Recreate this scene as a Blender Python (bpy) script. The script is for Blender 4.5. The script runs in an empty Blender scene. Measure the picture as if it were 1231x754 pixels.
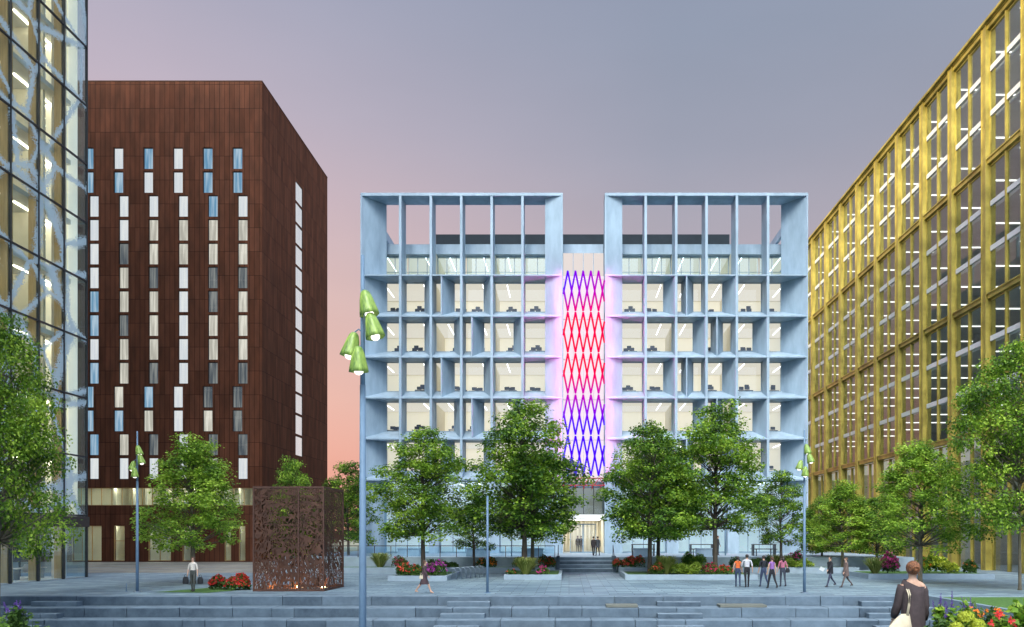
import bpy, bmesh, math, random
from mathutils import Vector, Matrix, noise
R = math.radians
random.seed(7)
sc = bpy.context.scene
COL = sc.collection

# The camera stands at (0,0,3) looking along +Y; f = 900 px on the 1231 px photograph, eye point (684,643)
def X(px, d): return (px-684)/900*d
def Z(py, d): return 3-(py-643)/900*d

# ------------------------------------------------------------------ mesh builder
class MB:
    def __init__(s): s.v=[]; s.f=[]; s.m=[]
    def add(s, vs, fs, mi=0):
        b=len(s.v); s.v.extend([tuple(p) for p in vs]); s.f.extend([tuple(b+i for i in q) for q in fs]); s.m.extend([mi]*len(fs)); return s
    def box(s, x0,x1,y0,y1,z0,z1, mi=0):
        return s.add([(x0,y0,z0),(x1,y0,z0),(x1,y1,z0),(x0,y1,z0),(x0,y0,z1),(x1,y0,z1),(x1,y1,z1),(x0,y1,z1)],
              [(3,2,1,0),(4,5,6,7),(0,1,5,4),(1,2,6,5),(2,3,7,6),(3,0,4,7)],mi)
    def prism(s, poly, z0, z1, mi=0):           # plan polygon, extruded up
        n=len(poly)
        a=sum(poly[i][0]*poly[(i+1)%n][1]-poly[(i+1)%n][0]*poly[i][1] for i in range(n))
        if a<0: poly=poly[::-1]
        vs=[(p[0],p[1],z0) for p in poly]+[(p[0],p[1],z1) for p in poly]
        return s.add(vs,[tuple(range(n))[::-1],tuple(range(n,2*n))]+[(i,(i+1)%n,n+(i+1)%n,n+i) for i in range(n)],mi)
    def prismx(s, poly, x0, x1, mi=0):          # section polygon in (y,z), extruded along x
        n=len(poly)
        a=sum(poly[i][0]*poly[(i+1)%n][1]-poly[(i+1)%n][0]*poly[i][1] for i in range(n))
        if a<0: poly=poly[::-1]
        vs=[(x0,p[0],p[1]) for p in poly]+[(x1,p[0],p[1]) for p in poly]
        return s.add(vs,[tuple(range(n))[::-1],tuple(range(n,2*n))]+[(i,(i+1)%n,n+(i+1)%n,n+i) for i in range(n)],mi)
    def tube(s, pts, rad, n=8, mi=0, flat=1.0):
        pts=[Vector(p) for p in pts]; rings=[]
        ref=Vector((0.13,0.21,1)).normalized(); vs=[]
        if not isinstance(rad,(list,tuple)): rad=[rad]*len(pts)
        for i,p in enumerate(pts):
            d=(pts[min(i+1,len(pts)-1)]-pts[max(i-1,0)])
            if d.length<1e-9: d=Vector((0,0,1))
            d.normalize()
            u=d.cross(ref)
            if u.length<0.05: u=d.cross(Vector((1,0.2,0)))
            u.normalize(); w=d.cross(u)
            for k in range(n):
                a=2*math.pi*k/n
                vs.append(p+u*math.cos(a)*rad[i]+w*math.sin(a)*rad[i]*flat)
        fs=[]
        for i in range(len(pts)-1):
            for k in range(n):
                k2=(k+1)%n
                fs.append((i*n+k,i*n+k2,(i+1)*n+k2,(i+1)*n+k))
        fs.append(tuple(range(n))[::-1]); fs.append(tuple((len(pts)-1)*n+k for k in range(n)))
        return s.add(vs,fs,mi)
    def lathe(s, prof, n=16, mi=0, M=None, wob=None):   # prof: (r,z)
        vs=[]
        for r,z in prof:
            for k in range(n):
                a=2*math.pi*k/n; rr=r*(wob(a,z) if wob else 1)
                p=Vector((rr*math.cos(a),rr*math.sin(a),z))
                vs.append(M@p if M else p)
        fs=[(i*n+k,i*n+(k+1)%n,(i+1)*n+(k+1)%n,(i+1)*n+k) for i in range(len(prof)-1) for k in range(n)]
        return s.add(vs,fs,mi)
    def ell(s, c, r, n=12, m=8, mi=0, M=None):
        prof=[]; vs=[]
        for j in range(m+1):
            t=-math.pi/2+math.pi*j/m
            for k in range(n):
                a=2*math.pi*k/n
                p=Vector((math.cos(t)*math.cos(a)*r[0],math.cos(t)*math.sin(a)*r[1],math.sin(t)*r[2]))
                if M: p=M@p
                vs.append(p+Vector(c))
        fs=[(j*n+k,j*n+(k+1)%n,(j+1)*n+(k+1)%n,(j+1)*n+k) for j in range(m) for k in range(n)]
        return s.add(vs,fs,mi)
    def mesh(s, name, mats, smooth=False):
        me=bpy.data.meshes.new(name); me.from_pydata(s.v,[],s.f)
        if not isinstance(mats,(list,tuple)): mats=[mats]
        for m in mats: me.materials.append(m)
        if len(mats)>1: me.polygons.foreach_set('material_index',s.m)
        if smooth: me.polygons.foreach_set('use_smooth',[True]*len(s.f))
        me.update(); return me
    def build(s, name, mats, parent=None, smooth=False, loc=(0,0,0)):
        o=bpy.data.objects.new(name, s.mesh(name,mats,smooth)); COL.objects.link(o)
        o.location=loc
        if parent: o.parent=parent
        return o

def tag(o,label=None,cat=None,group=None,kind=None):
    if label: o['label']=label
    if cat: o['category']=cat
    if group: o['group']=group
    if kind: o['kind']=kind
    return o
def thing(name,label,cat,loc=(0,0,0),rz=0,group=None):
    o=bpy.data.objects.new(name,None); COL.objects.link(o); o.empty_display_size=.2
    o.location=loc; o.rotation_euler=(0,0,rz); return tag(o,label,cat,group)
def child(name,mesh,parent,loc=(0,0,0),rot=(0,0,0),sc_=(1,1,1)):
    o=bpy.data.objects.new(name,mesh); COL.objects.link(o); o.parent=parent; o.location=loc; o.rotation_euler=rot; o.scale=sc_; return o
def dup(root,loc,rz=0,label=None,group=None,scale=None):
    r=root.copy(); COL.objects.link(r); r.location=loc; r.rotation_euler=(0,0,rz)
    if scale: r.scale=scale
    if label: r['label']=label
    if group: r['group']=group
    for ch in list(root.children):
        c=ch.copy(); COL.objects.link(c); c.parent=r
        for g in ch.children:
            d=g.copy(); COL.objects.link(d); d.parent=c
    return r
def holes(mb, a0,a1,z0,z1, hs, put):
    """wall from a0..a1, z0..z1 with rectangular holes (a0,a1,z0,z1); put(mb,a,b,c,d) adds one solid piece"""
    zs=sorted({z0,z1}|{h[2] for h in hs}|{h[3] for h in hs}); zs=[z for z in zs if z0<=z<=z1]
    for i in range(len(zs)-1):
        c,d=zs[i],zs[i+1]; m=(c+d)/2
        hh=sorted((h[0],h[1]) for h in hs if h[2]<m<h[3]); x=a0
        for p,q in hh:
            if p>x: put(mb,x,p,c,d)
            x=max(x,q)
        if x<a1: put(mb,x,a1,c,d)

# ------------------------------------------------------------------ materials
def newmat(name):
    m=bpy.data.materials.new(name); m.use_nodes=True; nt=m.node_tree; nt.nodes.clear()
    out=nt.nodes.new('ShaderNodeOutputMaterial'); return m,nt,out
def N(nt,t,**kw):
    n=nt.nodes.new(t)
    for k,v in kw.items():
        if k.startswith('i_'): n.inputs[k[2:].replace('_',' ')].default_value=v
        else: setattr(n,k,v)
    return n
def c4(c): return (c[0],c[1],c[2],1)
def srf(name,col,rough=.6,metal=0,var=.15,scale=2.0,bump=0,bscale=None,col2=None,stretch=(1,1,1),spec=.5,coord='Object'):
    m,nt,out=newmat(name); L=nt.links.new
    p=N(nt,'ShaderNodeBsdfPrincipled'); p.inputs['Roughness'].default_value=rough; p.inputs['Metallic'].default_value=metal
    p.inputs['Specular IOR Level'].default_value=spec
    tc=N(nt,'ShaderNodeTexCoord'); mp=N(nt,'ShaderNodeMapping'); mp.inputs['Scale'].default_value=stretch
    L(tc.outputs[coord],mp.inputs[0])
    nz=N(nt,'ShaderNodeTexNoise'); nz.inputs['Scale'].default_value=scale; nz.inputs['Detail'].default_value=8; nz.inputs['Roughness'].default_value=.6
    L(mp.outputs[0],nz.inputs['Vector'])
    rp=N(nt,'ShaderNodeValToRGB'); a=col; b=col2 or col
    rp.color_ramp.elements[0].position=.3; rp.color_ramp.elements[1].position=.7
    rp.color_ramp.elements[0].color=c4([x*(1-var) for x in a]); rp.color_ramp.elements[1].color=c4([min(1,x*(1+var)) for x in b])
    L(nz.outputs['Fac'],rp.inputs[0]); L(rp.outputs[0],p.inputs['Base Color'])
    if bump:
        bp=N(nt,'ShaderNodeBump'); bp.inputs['Strength'].default_value=bump; bp.inputs['Distance'].default_value=.02
        n2=N(nt,'ShaderNodeTexNoise'); n2.inputs['Scale'].default_value=bscale or scale*8; n2.inputs['Detail'].default_value=4
        L(mp.outputs[0],n2.inputs['Vector']); L(n2.outputs['Fac'],bp.inputs['Height']); L(bp.outputs[0],p.inputs['Normal'])
    L(p.outputs[0],out.inputs[0]); return m
def emit(name,col,st):
    m,nt,out=newmat(name); e=N(nt,'ShaderNodeEmission'); e.inputs[0].default_value=c4(col); e.inputs[1].default_value=st
    nt.links.new(e.outputs[0],out.inputs[0]); return m
def glass(name,tint=(.9,.95,1),base=.04,k=.9,rough=.02,gcol=(1,1,1)):
    m,nt,out=newmat(name); L=nt.links.new
    t=N(nt,'ShaderNodeBsdfTransparent'); t.inputs[0].default_value=c4(tint)
    g=N(nt,'ShaderNodeBsdfGlossy'); g.inputs['Roughness'].default_value=rough; g.inputs[0].default_value=c4(gcol)
    lf=N(nt,'ShaderNodeLayerWeight'); lf.inputs[0].default_value=.5; lw=N(nt,'ShaderNodeMath',operation='POWER'); lw.inputs[1].default_value=4; L(lf.outputs['Facing'],lw.inputs[0])
    ma=N(nt,'ShaderNodeMath',operation='MULTIPLY_ADD'); ma.inputs[1].default_value=k; ma.inputs[2].default_value=base
    L(lw.outputs[0],ma.inputs[0]); mx=N(nt,'ShaderNodeMixShader'); L(ma.outputs[0],mx.inputs[0]); L(t.outputs[0],mx.inputs[1]); L(g.outputs[0],mx.inputs[2])
    L(mx.outputs[0],out.inputs[0]); return m

M={}
M['facade']=srf('pale_blue_panel',(.275,.375,.475),.55,0,.16,.9,bump=.05,bscale=3,col2=(.32,.42,.515),stretch=(1,1,.3))
M['facade_dark']=srf('grey_blue_metal',(.16,.2,.25),.4,0,.1,1)
M['screen']=srf('plant_screen',(.012,.02,.028),.9,0,.2,1)
M['cream']=srf('cream_plaster',(.82,.77,.63),.8,0,.05,.6)
M['white']=srf('white_plaster',(.75,.74,.72),.7,0,.05,.8)
M['ceiling']=srf('grey_ceiling',(.66,.66,.63),.8,0,.08,.8)
M['strip']=emit('strip_light',(1,.95,.85),5)
M['lumi']=emit('added_ceiling_glow',(1,.90,.70),.86)  # glowing ceiling added to brighten the office rooms
M['strip2']=emit('strip_light_cool',(1,.96,.88),3.2)
M['strip3']=emit('strip_light_left',(1,.88,.66),13)
M['glass']=glass('window_glass',(.93,.96,1),.03,.8)
M['glass_dark']=glass('grey_glass',(.82,.86,.87),.04,.55)
M['glass_pale']=glass('storefront_glass',(.85,.95,1),.06,1.0)
M['frame_blue']=srf('window_frame_blue',(.20,.30,.40),.4,0,.1,2)
M['dark']=srf('dark_metal',(.03,.033,.038),.4,.4,.2,4)
M['steel']=srf('galvanised_steel',(.30,.36,.44),.38,.75,.12,5)
M['pole']=srf('painted_blue_grey_pole',(.13,.21,.31),.6,0,.1,3)
M['gold']=srf('gold_anodised_metal',(.36,.285,.06),.40,.4,.35,.45,bump=.05,col2=(.52,.42,.095))
M['whiteband']=srf('white_spandrel',(.70,.72,.70),.4,0,.06,.7)
M['oak']=srf('oak_column',(.50,.33,.14),.55,0,.22,1.2,stretch=(6,6,.5))
M['bark']=srf('bark',(.075,.06,.045),.9,0,.35,7,bump=.6,stretch=(1,1,.3))
M['bark_pale']=srf('bark_pale',(.14,.12,.085),.9,0,.3,7,bump=.6,stretch=(1,1,.3))
M['kerb']=srf('blue_grey_granite',(.20,.26,.31),.7,0,.18,1.6,bump=.25,bscale=25)
M['terrace']=srf('terrace_stone',(.27,.34,.40),.7,0,.12,1.2,bump=.1)
M['soil']=srf('soil',(.045,.03,.02),.95,0,.4,6,bump=.5)
M['timber']=srf('weathered_timber',(.15,.155,.13),.75,0,.25,2,stretch=(.5,5,5),bump=.2)
M['ground']=srf('distant_ground',(.12,.13,.10),.95,0,.3,.05)
M['black']=srf('black_cloth',(.015,.016,.02),.85,0,.3,9)
M['canvas']=srf('cream_canvas',(.62,.53,.38),.85,0,.14,9,bump=.3,bscale=60)
M['skin']=srf('skin',(.52,.31,.22),.5,0,.06,20)

def glow_wall(name,col,e):  # wall with a glow of its own, standing in for room light
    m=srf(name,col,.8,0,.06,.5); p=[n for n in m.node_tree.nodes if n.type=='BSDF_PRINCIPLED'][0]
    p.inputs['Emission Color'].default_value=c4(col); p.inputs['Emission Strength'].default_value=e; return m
M['glow_wall']=glow_wall('self_lit_wall',(.90,.84,.68),.48); M['glow_wall_cool']=glow_wall('self_lit_wall_cool',(.86,.85,.80),.42); M['glow_wall_grey']=glow_wall('self_lit_wall_grey',(.42,.43,.40),.30)
def lawnmat():
    m,nt,out=newmat('lawn'); L=nt.links.new
    p=N(nt,'ShaderNodeBsdfPrincipled'); p.inputs['Roughness'].default_value=.85
    tc=N(nt,'ShaderNodeTexCoord'); n=N(nt,'ShaderNodeTexNoise'); n.inputs['Scale'].default_value=14; n.inputs['Detail'].default_value=9
    rp=N(nt,'ShaderNodeValToRGB'); e=rp.color_ramp.elements
    e[0].position=.3; e[0].color=(.025,.07,.012,1); e[1].position=.72; e[1].color=(.09,.2,.03,1)
    L(tc.outputs['Object'],n.inputs['Vector']); L(n.outputs[0],rp.inputs[0]); L(rp.outputs[0],p.inputs[0])
    b=N(nt,'ShaderNodeBump'); b.inputs['Strength'].default_value=.8; b.inputs['Distance'].default_value=.03; L(n.outputs[0],b.inputs['Height']); L(b.outputs[0],p.inputs['Normal'])
    L(p.outputs[0],out.inputs[0]); return m
M['lawn']=lawnmat()

def pavemat(name,c1,c2,mort,bw,rh,tint_scale=.12,tint=None,rough=.55,msize=.012,dark=.12):
    """stone slabs: brick pattern joints, per slab tone, stains at large scale"""
    m,nt,out=newmat(name); L=nt.links.new
    p=N(nt,'ShaderNodeBsdfPrincipled')
    tc=N(nt,'ShaderNodeTexCoord')
    br=N(nt,'ShaderNodeTexBrick'); br.offset=.37; br.inputs['Scale'].default_value=1
    br.inputs['Brick Width'].default_value=bw; br.inputs['Row Height'].default_value=rh; br.inputs['Mortar Size'].default_value=msize
    br.inputs['Color1'].default_value=c4(c1); br.inputs['Color2'].default_value=c4(c2); br.inputs['Mortar'].default_value=c4(mort); br.inputs['Bias'].default_value=-.1
    L(tc.outputs['Object'],br.inputs['Vector'])
    # a few slabs of another tone
    br2=N(nt,'ShaderNodeTexBrick'); br2.offset=.37; br2.inputs['Scale'].default_value=1
    br2.inputs['Brick Width'].default_value=bw; br2.inputs['Row Height'].default_value=rh; br2.inputs['Mortar Size'].default_value=0
    br2.inputs['Color1'].default_value=(0,0,0,1); br2.inputs['Color2'].default_value=(1,1,1,1)
    br2.inputs['Bias'].default_value=-.0
    L(tc.outputs['Object'],br2.inputs['Vector'])
    rr=N(nt,'ShaderNodeValToRGB'); rr.color_ramp.interpolation='CONSTANT'
    e=rr.color_ramp.elements; e[0].color=(1,1,1,1); e[0].position=0; e[1].position=1-dark; e[1].color=(.55,.58,.62,1)
    L(br2.outputs['Color'],rr.inputs[0])
    n=N(nt,'ShaderNodeTexNoise'); n.inputs['Scale'].default_value=tint_scale; n.inputs['Detail'].default_value=7; n.inputs['Roughness'].default_value=.62
    L(tc.outputs['Object'],n.inputs['Vector'])
    r2=N(nt,'ShaderNodeValToRGB'); e=r2.color_ramp.elements; e[0].position=.32; e[1].position=.68
    e[0].color=c4(tint or (.72,.76,.80)); e[1].color=(1.15,1.15,1.12,1)
    L(n.outputs[0],r2.inputs[0])
    m1=N(nt,'ShaderNodeMixRGB',blend_type='MULTIPLY'); m1.inputs[0].default_value=1; L(br.outputs['Color'],m1.inputs[1]); L(rr.outputs[0],m1.inputs[2])
    m2=N(nt,'ShaderNodeMixRGB',blend_type='MULTIPLY'); m2.inputs[0].default_value=1; L(m1.outputs[0],m2.inputs[1]); L(r2.outputs[0],m2.inputs[2])
    L(m2.outputs[0],p.inputs['Base Color'])
    n3=N(nt,'ShaderNodeTexNoise'); n3.inputs['Scale'].default_value=1.1; n3.inputs['Detail'].default_value=5
    L(tc.outputs['Object'],n3.inputs['Vector'])
    mr=N(nt,'ShaderNodeMapRange'); mr.inputs['To Min'].default_value=rough-.18; mr.inputs['To Max'].default_value=rough+.18
    L(n3.outputs[0],mr.inputs[0]); L(mr.outputs[0],p.inputs['Roughness'])
    b=N(nt,'ShaderNodeBump'); b.inputs['Strength'].default_value=.35; b.inputs['Distance'].default_value=.01
    L(br.outputs['Fac'],b.inputs['Height']); b.invert=True; L(b.outputs[0],p.inputs['Normal'])
    L(p.outputs[0],out.inputs[0]); return m
M['pave']=pavemat('granite_paving',(.145,.205,.26),(.29,.375,.43),(.05,.06,.075),1.25,.55,.14,msize=.02,tint=(.70,.75,.78))
M['pave_warm']=pavemat('buff_paving',(.29,.25,.20),(.36,.32,.27),(.12,.11,.1),1.8,.9,.1,rough=.6)

def stepmat():
    m,nt,out=newmat('slate_blocks'); L=nt.links.new
    p=N(nt,'ShaderNodeBsdfPrincipled'); p.inputs['Roughness'].default_value=.6
    gm=N(nt,'ShaderNodeNewGeometry'); tc=N(nt,'ShaderNodeTexCoord'); n=N(nt,'ShaderNodeTexNoise'); n.inputs['Scale'].default_value=1.6; n.inputs['Detail'].default_value=9; n.inputs['Roughness'].default_value=.65
    L(tc.outputs['Object'],n.inputs['Vector'])
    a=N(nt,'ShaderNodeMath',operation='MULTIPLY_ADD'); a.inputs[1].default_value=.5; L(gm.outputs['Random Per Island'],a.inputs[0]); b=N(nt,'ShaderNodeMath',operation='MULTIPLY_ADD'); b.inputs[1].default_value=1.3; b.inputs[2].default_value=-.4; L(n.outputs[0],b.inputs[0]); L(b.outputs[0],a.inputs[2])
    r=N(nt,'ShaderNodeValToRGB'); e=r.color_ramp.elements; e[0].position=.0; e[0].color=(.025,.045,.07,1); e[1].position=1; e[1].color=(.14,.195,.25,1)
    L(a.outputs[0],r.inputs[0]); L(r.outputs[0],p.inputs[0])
    n2=N(nt,'ShaderNodeTexNoise'); n2.inputs['Scale'].default_value=30; L(tc.outputs['Object'],n2.inputs['Vector'])
    bp=N(nt,'ShaderNodeBump'); bp.inputs['Strength'].default_value=.35; bp.inputs['Distance'].default_value=.01; L(n2.outputs[0],bp.inputs['Height']); L(bp.outputs[0],p.inputs['Normal'])
    L(p.outputs[0],out.inputs[0]); return m
M['step']=stepmat(); M['tread']=srf('sky_lightened_tread',(.15,.20,.25),.6,0,.25,1.5,bump=.2)  # treads coloured lighter, sky light from above put into the tone
# corten with cladding joints; coordinates are metres along the wall
def corten(name,axis):
    m,nt,out=newmat(name); L=nt.links.new
    p=N(nt,'ShaderNodeBsdfPrincipled'); p.inputs['Roughness'].default_value=.75; p.inputs['Specular IOR Level'].default_value=.12
    tc=N(nt,'ShaderNodeTexCoord'); sp=N(nt,'ShaderNodeSeparateXYZ'); L(tc.outputs['Object'],sp.inputs[0])
    cb=N(nt,'ShaderNodeCombineXYZ'); L(sp.outputs[axis],cb.inputs[0]); L(sp.outputs[2],cb.inputs[1])
    br=N(nt,'ShaderNodeTexBrick'); br.offset=0; br.inputs['Scale'].default_value=1; br.inputs['Brick Width'].default_value=.55
    br.inputs['Row Height'].default_value=2.64; br.inputs['Mortar Size'].default_value=.02
    br.inputs['Color1'].default_value=(.10,.037,.019,1); br.inputs['Color2'].default_value=(.148,.057,.031,1); br.inputs['Mortar'].default_value=(.012,.005,.004,1)
    L(cb.outputs[0],br.inputs['Vector'])
    wv=N(nt,'ShaderNodeTexWave'); wv.bands_direction='X'; wv.inputs['Scale'].default_value=2.6; wv.inputs['Distortion'].default_value=.6; wv.inputs['Detail'].default_value=2
    L(cb.outputs[0],wv.inputs['Vector'])
    n=N(nt,'ShaderNodeTexNoise'); n.inputs['Scale'].default_value=.9; n.inputs['Detail'].default_value=8
    mp=N(nt,'ShaderNodeMapping'); mp.inputs['Scale'].default_value=(1.6,.4,1); L(cb.outputs[0],mp.inputs[0]); L(mp.outputs[0],n.inputs['Vector'])
    ma=N(nt,'ShaderNodeMath',operation='MULTIPLY_ADD'); ma.inputs[1].default_value=.22; ma.inputs[2].default_value=0; L(wv.outputs['Fac'],ma.inputs[0])
    ad=N(nt,'ShaderNodeMath',operation='ADD'); L(ma.outputs[0],ad.inputs[0]); L(n.outputs[0],ad.inputs[1])
    r=N(nt,'ShaderNodeValToRGB'); e=r.color_ramp.elements; e[0].position=.3; e[0].color=(.62,.66,.7,1); e[1].position=.9; e[1].color=(1.35,1.2,1.15,1)
    L(ad.outputs[0],r.inputs[0]); mx=N(nt,'ShaderNodeMixRGB',blend_type='MULTIPLY'); mx.inputs[0].default_value=1
    L(br.outputs['Color'],mx.inputs[1]); L(r.outputs[0],mx.inputs[2]); L(mx.outputs[0],p.inputs['Base Color'])
    b=N(nt,'ShaderNodeBump'); b.inputs['Strength'].default_value=.4; b.inputs['Distance'].default_value=.03; L(wv.outputs['Fac'],b.inputs['Height']); L(b.outputs[0],p.inputs['Normal'])
    L(p.outputs[0],out.inputs[0]); return m
M['corten_x']=corten('rust_cladding_front',0); M['corten_y']=corten('rust_cladding_side',1)
M['rust']=srf('rusted_steel',(.085,.04,.028),.75,.2,.35,1.5,bump=.2)

def perforated():
    m,nt,out=newmat('perforated_rusted_steel'); L=nt.links.new
    p=N(nt,'ShaderNodeBsdfPrincipled'); p.inputs['Roughness'].default_value=.7; p.inputs['Metallic'].default_value=.2
    tc=N(nt,'ShaderNodeTexCoord'); sp=N(nt,'ShaderNodeSeparateXYZ'); L(tc.outputs['Object'],sp.inputs[0])
    ad=N(nt,'ShaderNodeMath',operation='ADD'); L(sp.outputs[0],ad.inputs[0]); L(sp.outputs[1],ad.inputs[1])
    cb=N(nt,'ShaderNodeCombineXYZ'); L(ad.outputs[0],cb.inputs[0]); L(sp.outputs[2],cb.inputs[1])
    nz=N(nt,'ShaderNodeTexNoise'); nz.inputs['Scale'].default_value=.8; nz.inputs['Detail'].default_value=2; L(cb.outputs[0],nz.inputs['Vector'])
    rt=N(nt,'ShaderNodeVectorRotate',rotation_type='Z_AXIS'); an=N(nt,'ShaderNodeMath',operation='MULTIPLY_ADD'); an.inputs[1].default_value=.9; an.inputs[2].default_value=-.45
    L(nz.outputs[0],an.inputs[0]); L(cb.outputs[0],rt.inputs['Vector']); L(an.outputs[0],rt.inputs['Angle'])
    mp=N(nt,'ShaderNodeMapping'); mp.inputs['Scale'].default_value=(7.5,3.0,1); L(rt.outputs[0],mp.inputs[0])
    vo=N(nt,'ShaderNodeTexVoronoi',feature='DISTANCE_TO_EDGE'); vo.inputs['Scale'].default_value=1; L(mp.outputs[0],vo.inputs['Vector'])
    gt=N(nt,'ShaderNodeMath',operation='GREATER_THAN'); gt.inputs[1].default_value=.115; L(vo.outputs['Distance'],gt.inputs[0])
    n2=N(nt,'ShaderNodeTexNoise'); n2.inputs['Scale'].default_value=2; n2.inputs['Detail'].default_value=8; L(cb.outputs[0],n2.inputs['Vector'])
    rp=N(nt,'ShaderNodeValToRGB'); e=rp.color_ramp.elements; e[0].position=.3; e[0].color=(.045,.02,.012,1); e[1].position=.7; e[1].color=(.11,.047,.028,1)
    L(n2.outputs[0],rp.inputs[0]); L(rp.outputs[0],p.inputs[0])
    t=N(nt,'ShaderNodeBsdfTransparent'); mx=N(nt,'ShaderNodeMixShader'); L(gt.outputs[0],mx.inputs[0]); L(p.outputs[0],mx.inputs[1]); L(t.outputs[0],mx.inputs[2])
    L(mx.outputs[0],out.inputs[0]); return m
M['perf']=perforated()

def frit():
    m,nt,out=newmat('fritted_glass'); L=nt.links.new
    t=N(nt,'ShaderNodeBsdfTransparent'); t.inputs[0].default_value=(.88,.93,.92,1)
    g=N(nt,'ShaderNodeBsdfGlossy'); g.inputs['Roughness'].default_value=.03
    lf=N(nt,'ShaderNodeLayerWeight'); lf.inputs[0].default_value=.5; fr=N(nt,'ShaderNodeMath',operation='POWER'); fr.inputs[1].default_value=4; L(lf.outputs['Facing'],fr.inputs[0]); ma=N(nt,'ShaderNodeMath',operation='MULTIPLY_ADD'); ma.inputs[1].default_value=.45; ma.inputs[2].default_value=.01; L(fr.outputs[0],ma.inputs[0])
    gl=N(nt,'ShaderNodeMixShader'); L(ma.outputs[0],gl.inputs[0]); L(t.outputs[0],gl.inputs[1]); L(g.outputs[0],gl.inputs[2])
    d=N(nt,'ShaderNodeBsdfDiffuse'); d.inputs[0].default_value=(.58,.72,.80,1)
    tc=N(nt,'ShaderNodeTexCoord')
    gm=N(nt,'ShaderNodeNewGeometry'); sp=N(nt,'ShaderNodeSeparateXYZ'); L(gm.outputs['Position'],sp.inputs[0])
    cb=N(nt,'ShaderNodeCombineXYZ'); L(sp.outputs[1],cb.inputs[0]); L(sp.outputs[2],cb.inputs[1])
    v=N(nt,'ShaderNodeTexVoronoi',feature='DISTANCE_TO_EDGE'); v.inputs['Scale'].default_value=.27; L(cb.outputs[0],v.inputs['Vector'])
    n=N(nt,'ShaderNodeTexNoise'); n.inputs['Scale'].default_value=.6; L(cb.outputs[0],n.inputs['Vector'])
    wd=N(nt,'ShaderNodeMapRange'); wd.inputs['From Min'].default_value=.3; wd.inputs['From Max'].default_value=.7; wd.inputs['To Min'].default_value=.05; wd.inputs['To Max'].default_value=.15; L(n.outputs[0],wd.inputs[0])
    rt=N(nt,'ShaderNodeMath',operation='DIVIDE'); L(v.outputs['Distance'],rt.inputs[0]); L(wd.outputs[0],rt.inputs[1])   # 0 on the vein .. 1 at its border
    dot=N(nt,'ShaderNodeTexVoronoi',feature='F1'); dot.inputs['Scale'].default_value=14; L(cb.outputs[0],dot.inputs['Vector'])
    sb=N(nt,'ShaderNodeMath',operation='MULTIPLY_ADD'); sb.inputs[1].default_value=1.1; sb.inputs[2].default_value=.15; L(dot.outputs['Distance'],sb.inputs[0])
    sm=N(nt,'ShaderNodeMath',operation='ADD'); L(rt.outputs[0],sm.inputs[0]); L(sb.outputs[0],sm.inputs[1])
    lt=N(nt,'ShaderNodeMath',operation='LESS_THAN'); lt.inputs[1].default_value=1.15; L(sm.outputs[0],lt.inputs[0])
    mu=N(nt,'ShaderNodeMath',operation='MULTIPLY'); mu.inputs[1].default_value=.68; L(lt.outputs[0],mu.inputs[0])
    mx=N(nt,'ShaderNodeMixShader'); L(mu.outputs[0],mx.inputs[0]); L(gl.outputs[0],mx.inputs[1]); L(d.outputs[0],mx.inputs[2]); L(mx.outputs[0],out.inputs[0]); return m
M['frit']=frit()

def leafmat(name,dark,mid,light,trans=.42):
    m,nt,out=newmat(name); L=nt.links.new
    gm=N(nt,'ShaderNodeNewGeometry'); tc=N(nt,'ShaderNodeTexCoord')
    n=N(nt,'ShaderNodeTexNoise'); n.inputs['Scale'].default_value=.8; n.inputs['Detail'].default_value=3; L(tc.outputs['Object'],n.inputs['Vector'])
    ad=N(nt,'ShaderNodeMath',operation='MULTIPLY_ADD'); ad.inputs[1].default_value=.55; L(gm.outputs['Random Per Island'],ad.inputs[0])
    sc2=N(nt,'ShaderNodeMath',operation='MULTIPLY_ADD'); sc2.inputs[1].default_value=2.0; sc2.inputs[2].default_value=-.75; L(n.outputs[0],sc2.inputs[0]); L(sc2.outputs[0],ad.inputs[2])
    r=N(nt,'ShaderNodeValToRGB'); e=r.color_ramp.elements; e[0].position=.05; e[0].color=c4(dark); e[1].position=.95; e[1].color=c4(light)
    x=e.new(.5); x.color=c4(mid); L(ad.outputs[0],r.inputs[0])
    d=N(nt,'ShaderNodeBsdfPrincipled'); d.inputs['Roughness'].default_value=.5; d.inputs['Specular IOR Level'].default_value=.35; L(r.outputs[0],d.inputs[0])
    t=N(nt,'ShaderNodeBsdfTranslucent'); L(r.outputs[0],t.inputs[0])
    mx=N(nt,'ShaderNodeMixShader'); mx.inputs[0].default_value=trans; L(d.outputs[0],mx.inputs[1]); L(t.outputs[0],mx.inputs[2]); L(mx.outputs[0],out.inputs[0]); return m
M['leaf']=leafmat('leaf_green',(.022,.065,.008),(.135,.27,.02),(.46,.62,.07))
M['leaf_light']=leafmat('leaf_light_green',(.04,.10,.012),(.20,.36,.03),(.55,.72,.10))
M['leaf_dark']=leafmat('leaf_dark_green',(.012,.045,.006),(.09,.20,.016),(.36,.52,.05))
M['leaf_lime']=leafmat('leaf_lime',(.09,.16,.02),(.22,.32,.035),(.4,.5,.07))
M['leaf_bush']=leafmat('leaf_bush',(.022,.055,.012),(.06,.13,.022),(.13,.24,.04))
M['blade']=leafmat('grass_blade',(.10,.15,.03),(.25,.30,.07),(.5,.5,.18))
M['blade_green']=leafmat('grass_blade_green',(.05,.1,.02),(.12,.2,.04),(.25,.35,.09))
def flowermat(n,c): return leafmat('petal_'+n,[x*.55 for x in c],c,[min(1,x*1.3+.02) for x in c],.25)
M['f_red']=flowermat('red',(.60,.03,.025)); M['f_pink']=flowermat('pink',(.62,.06,.25)); M['f_orange']=flowermat('orange',(.85,.22,.02))
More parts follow.
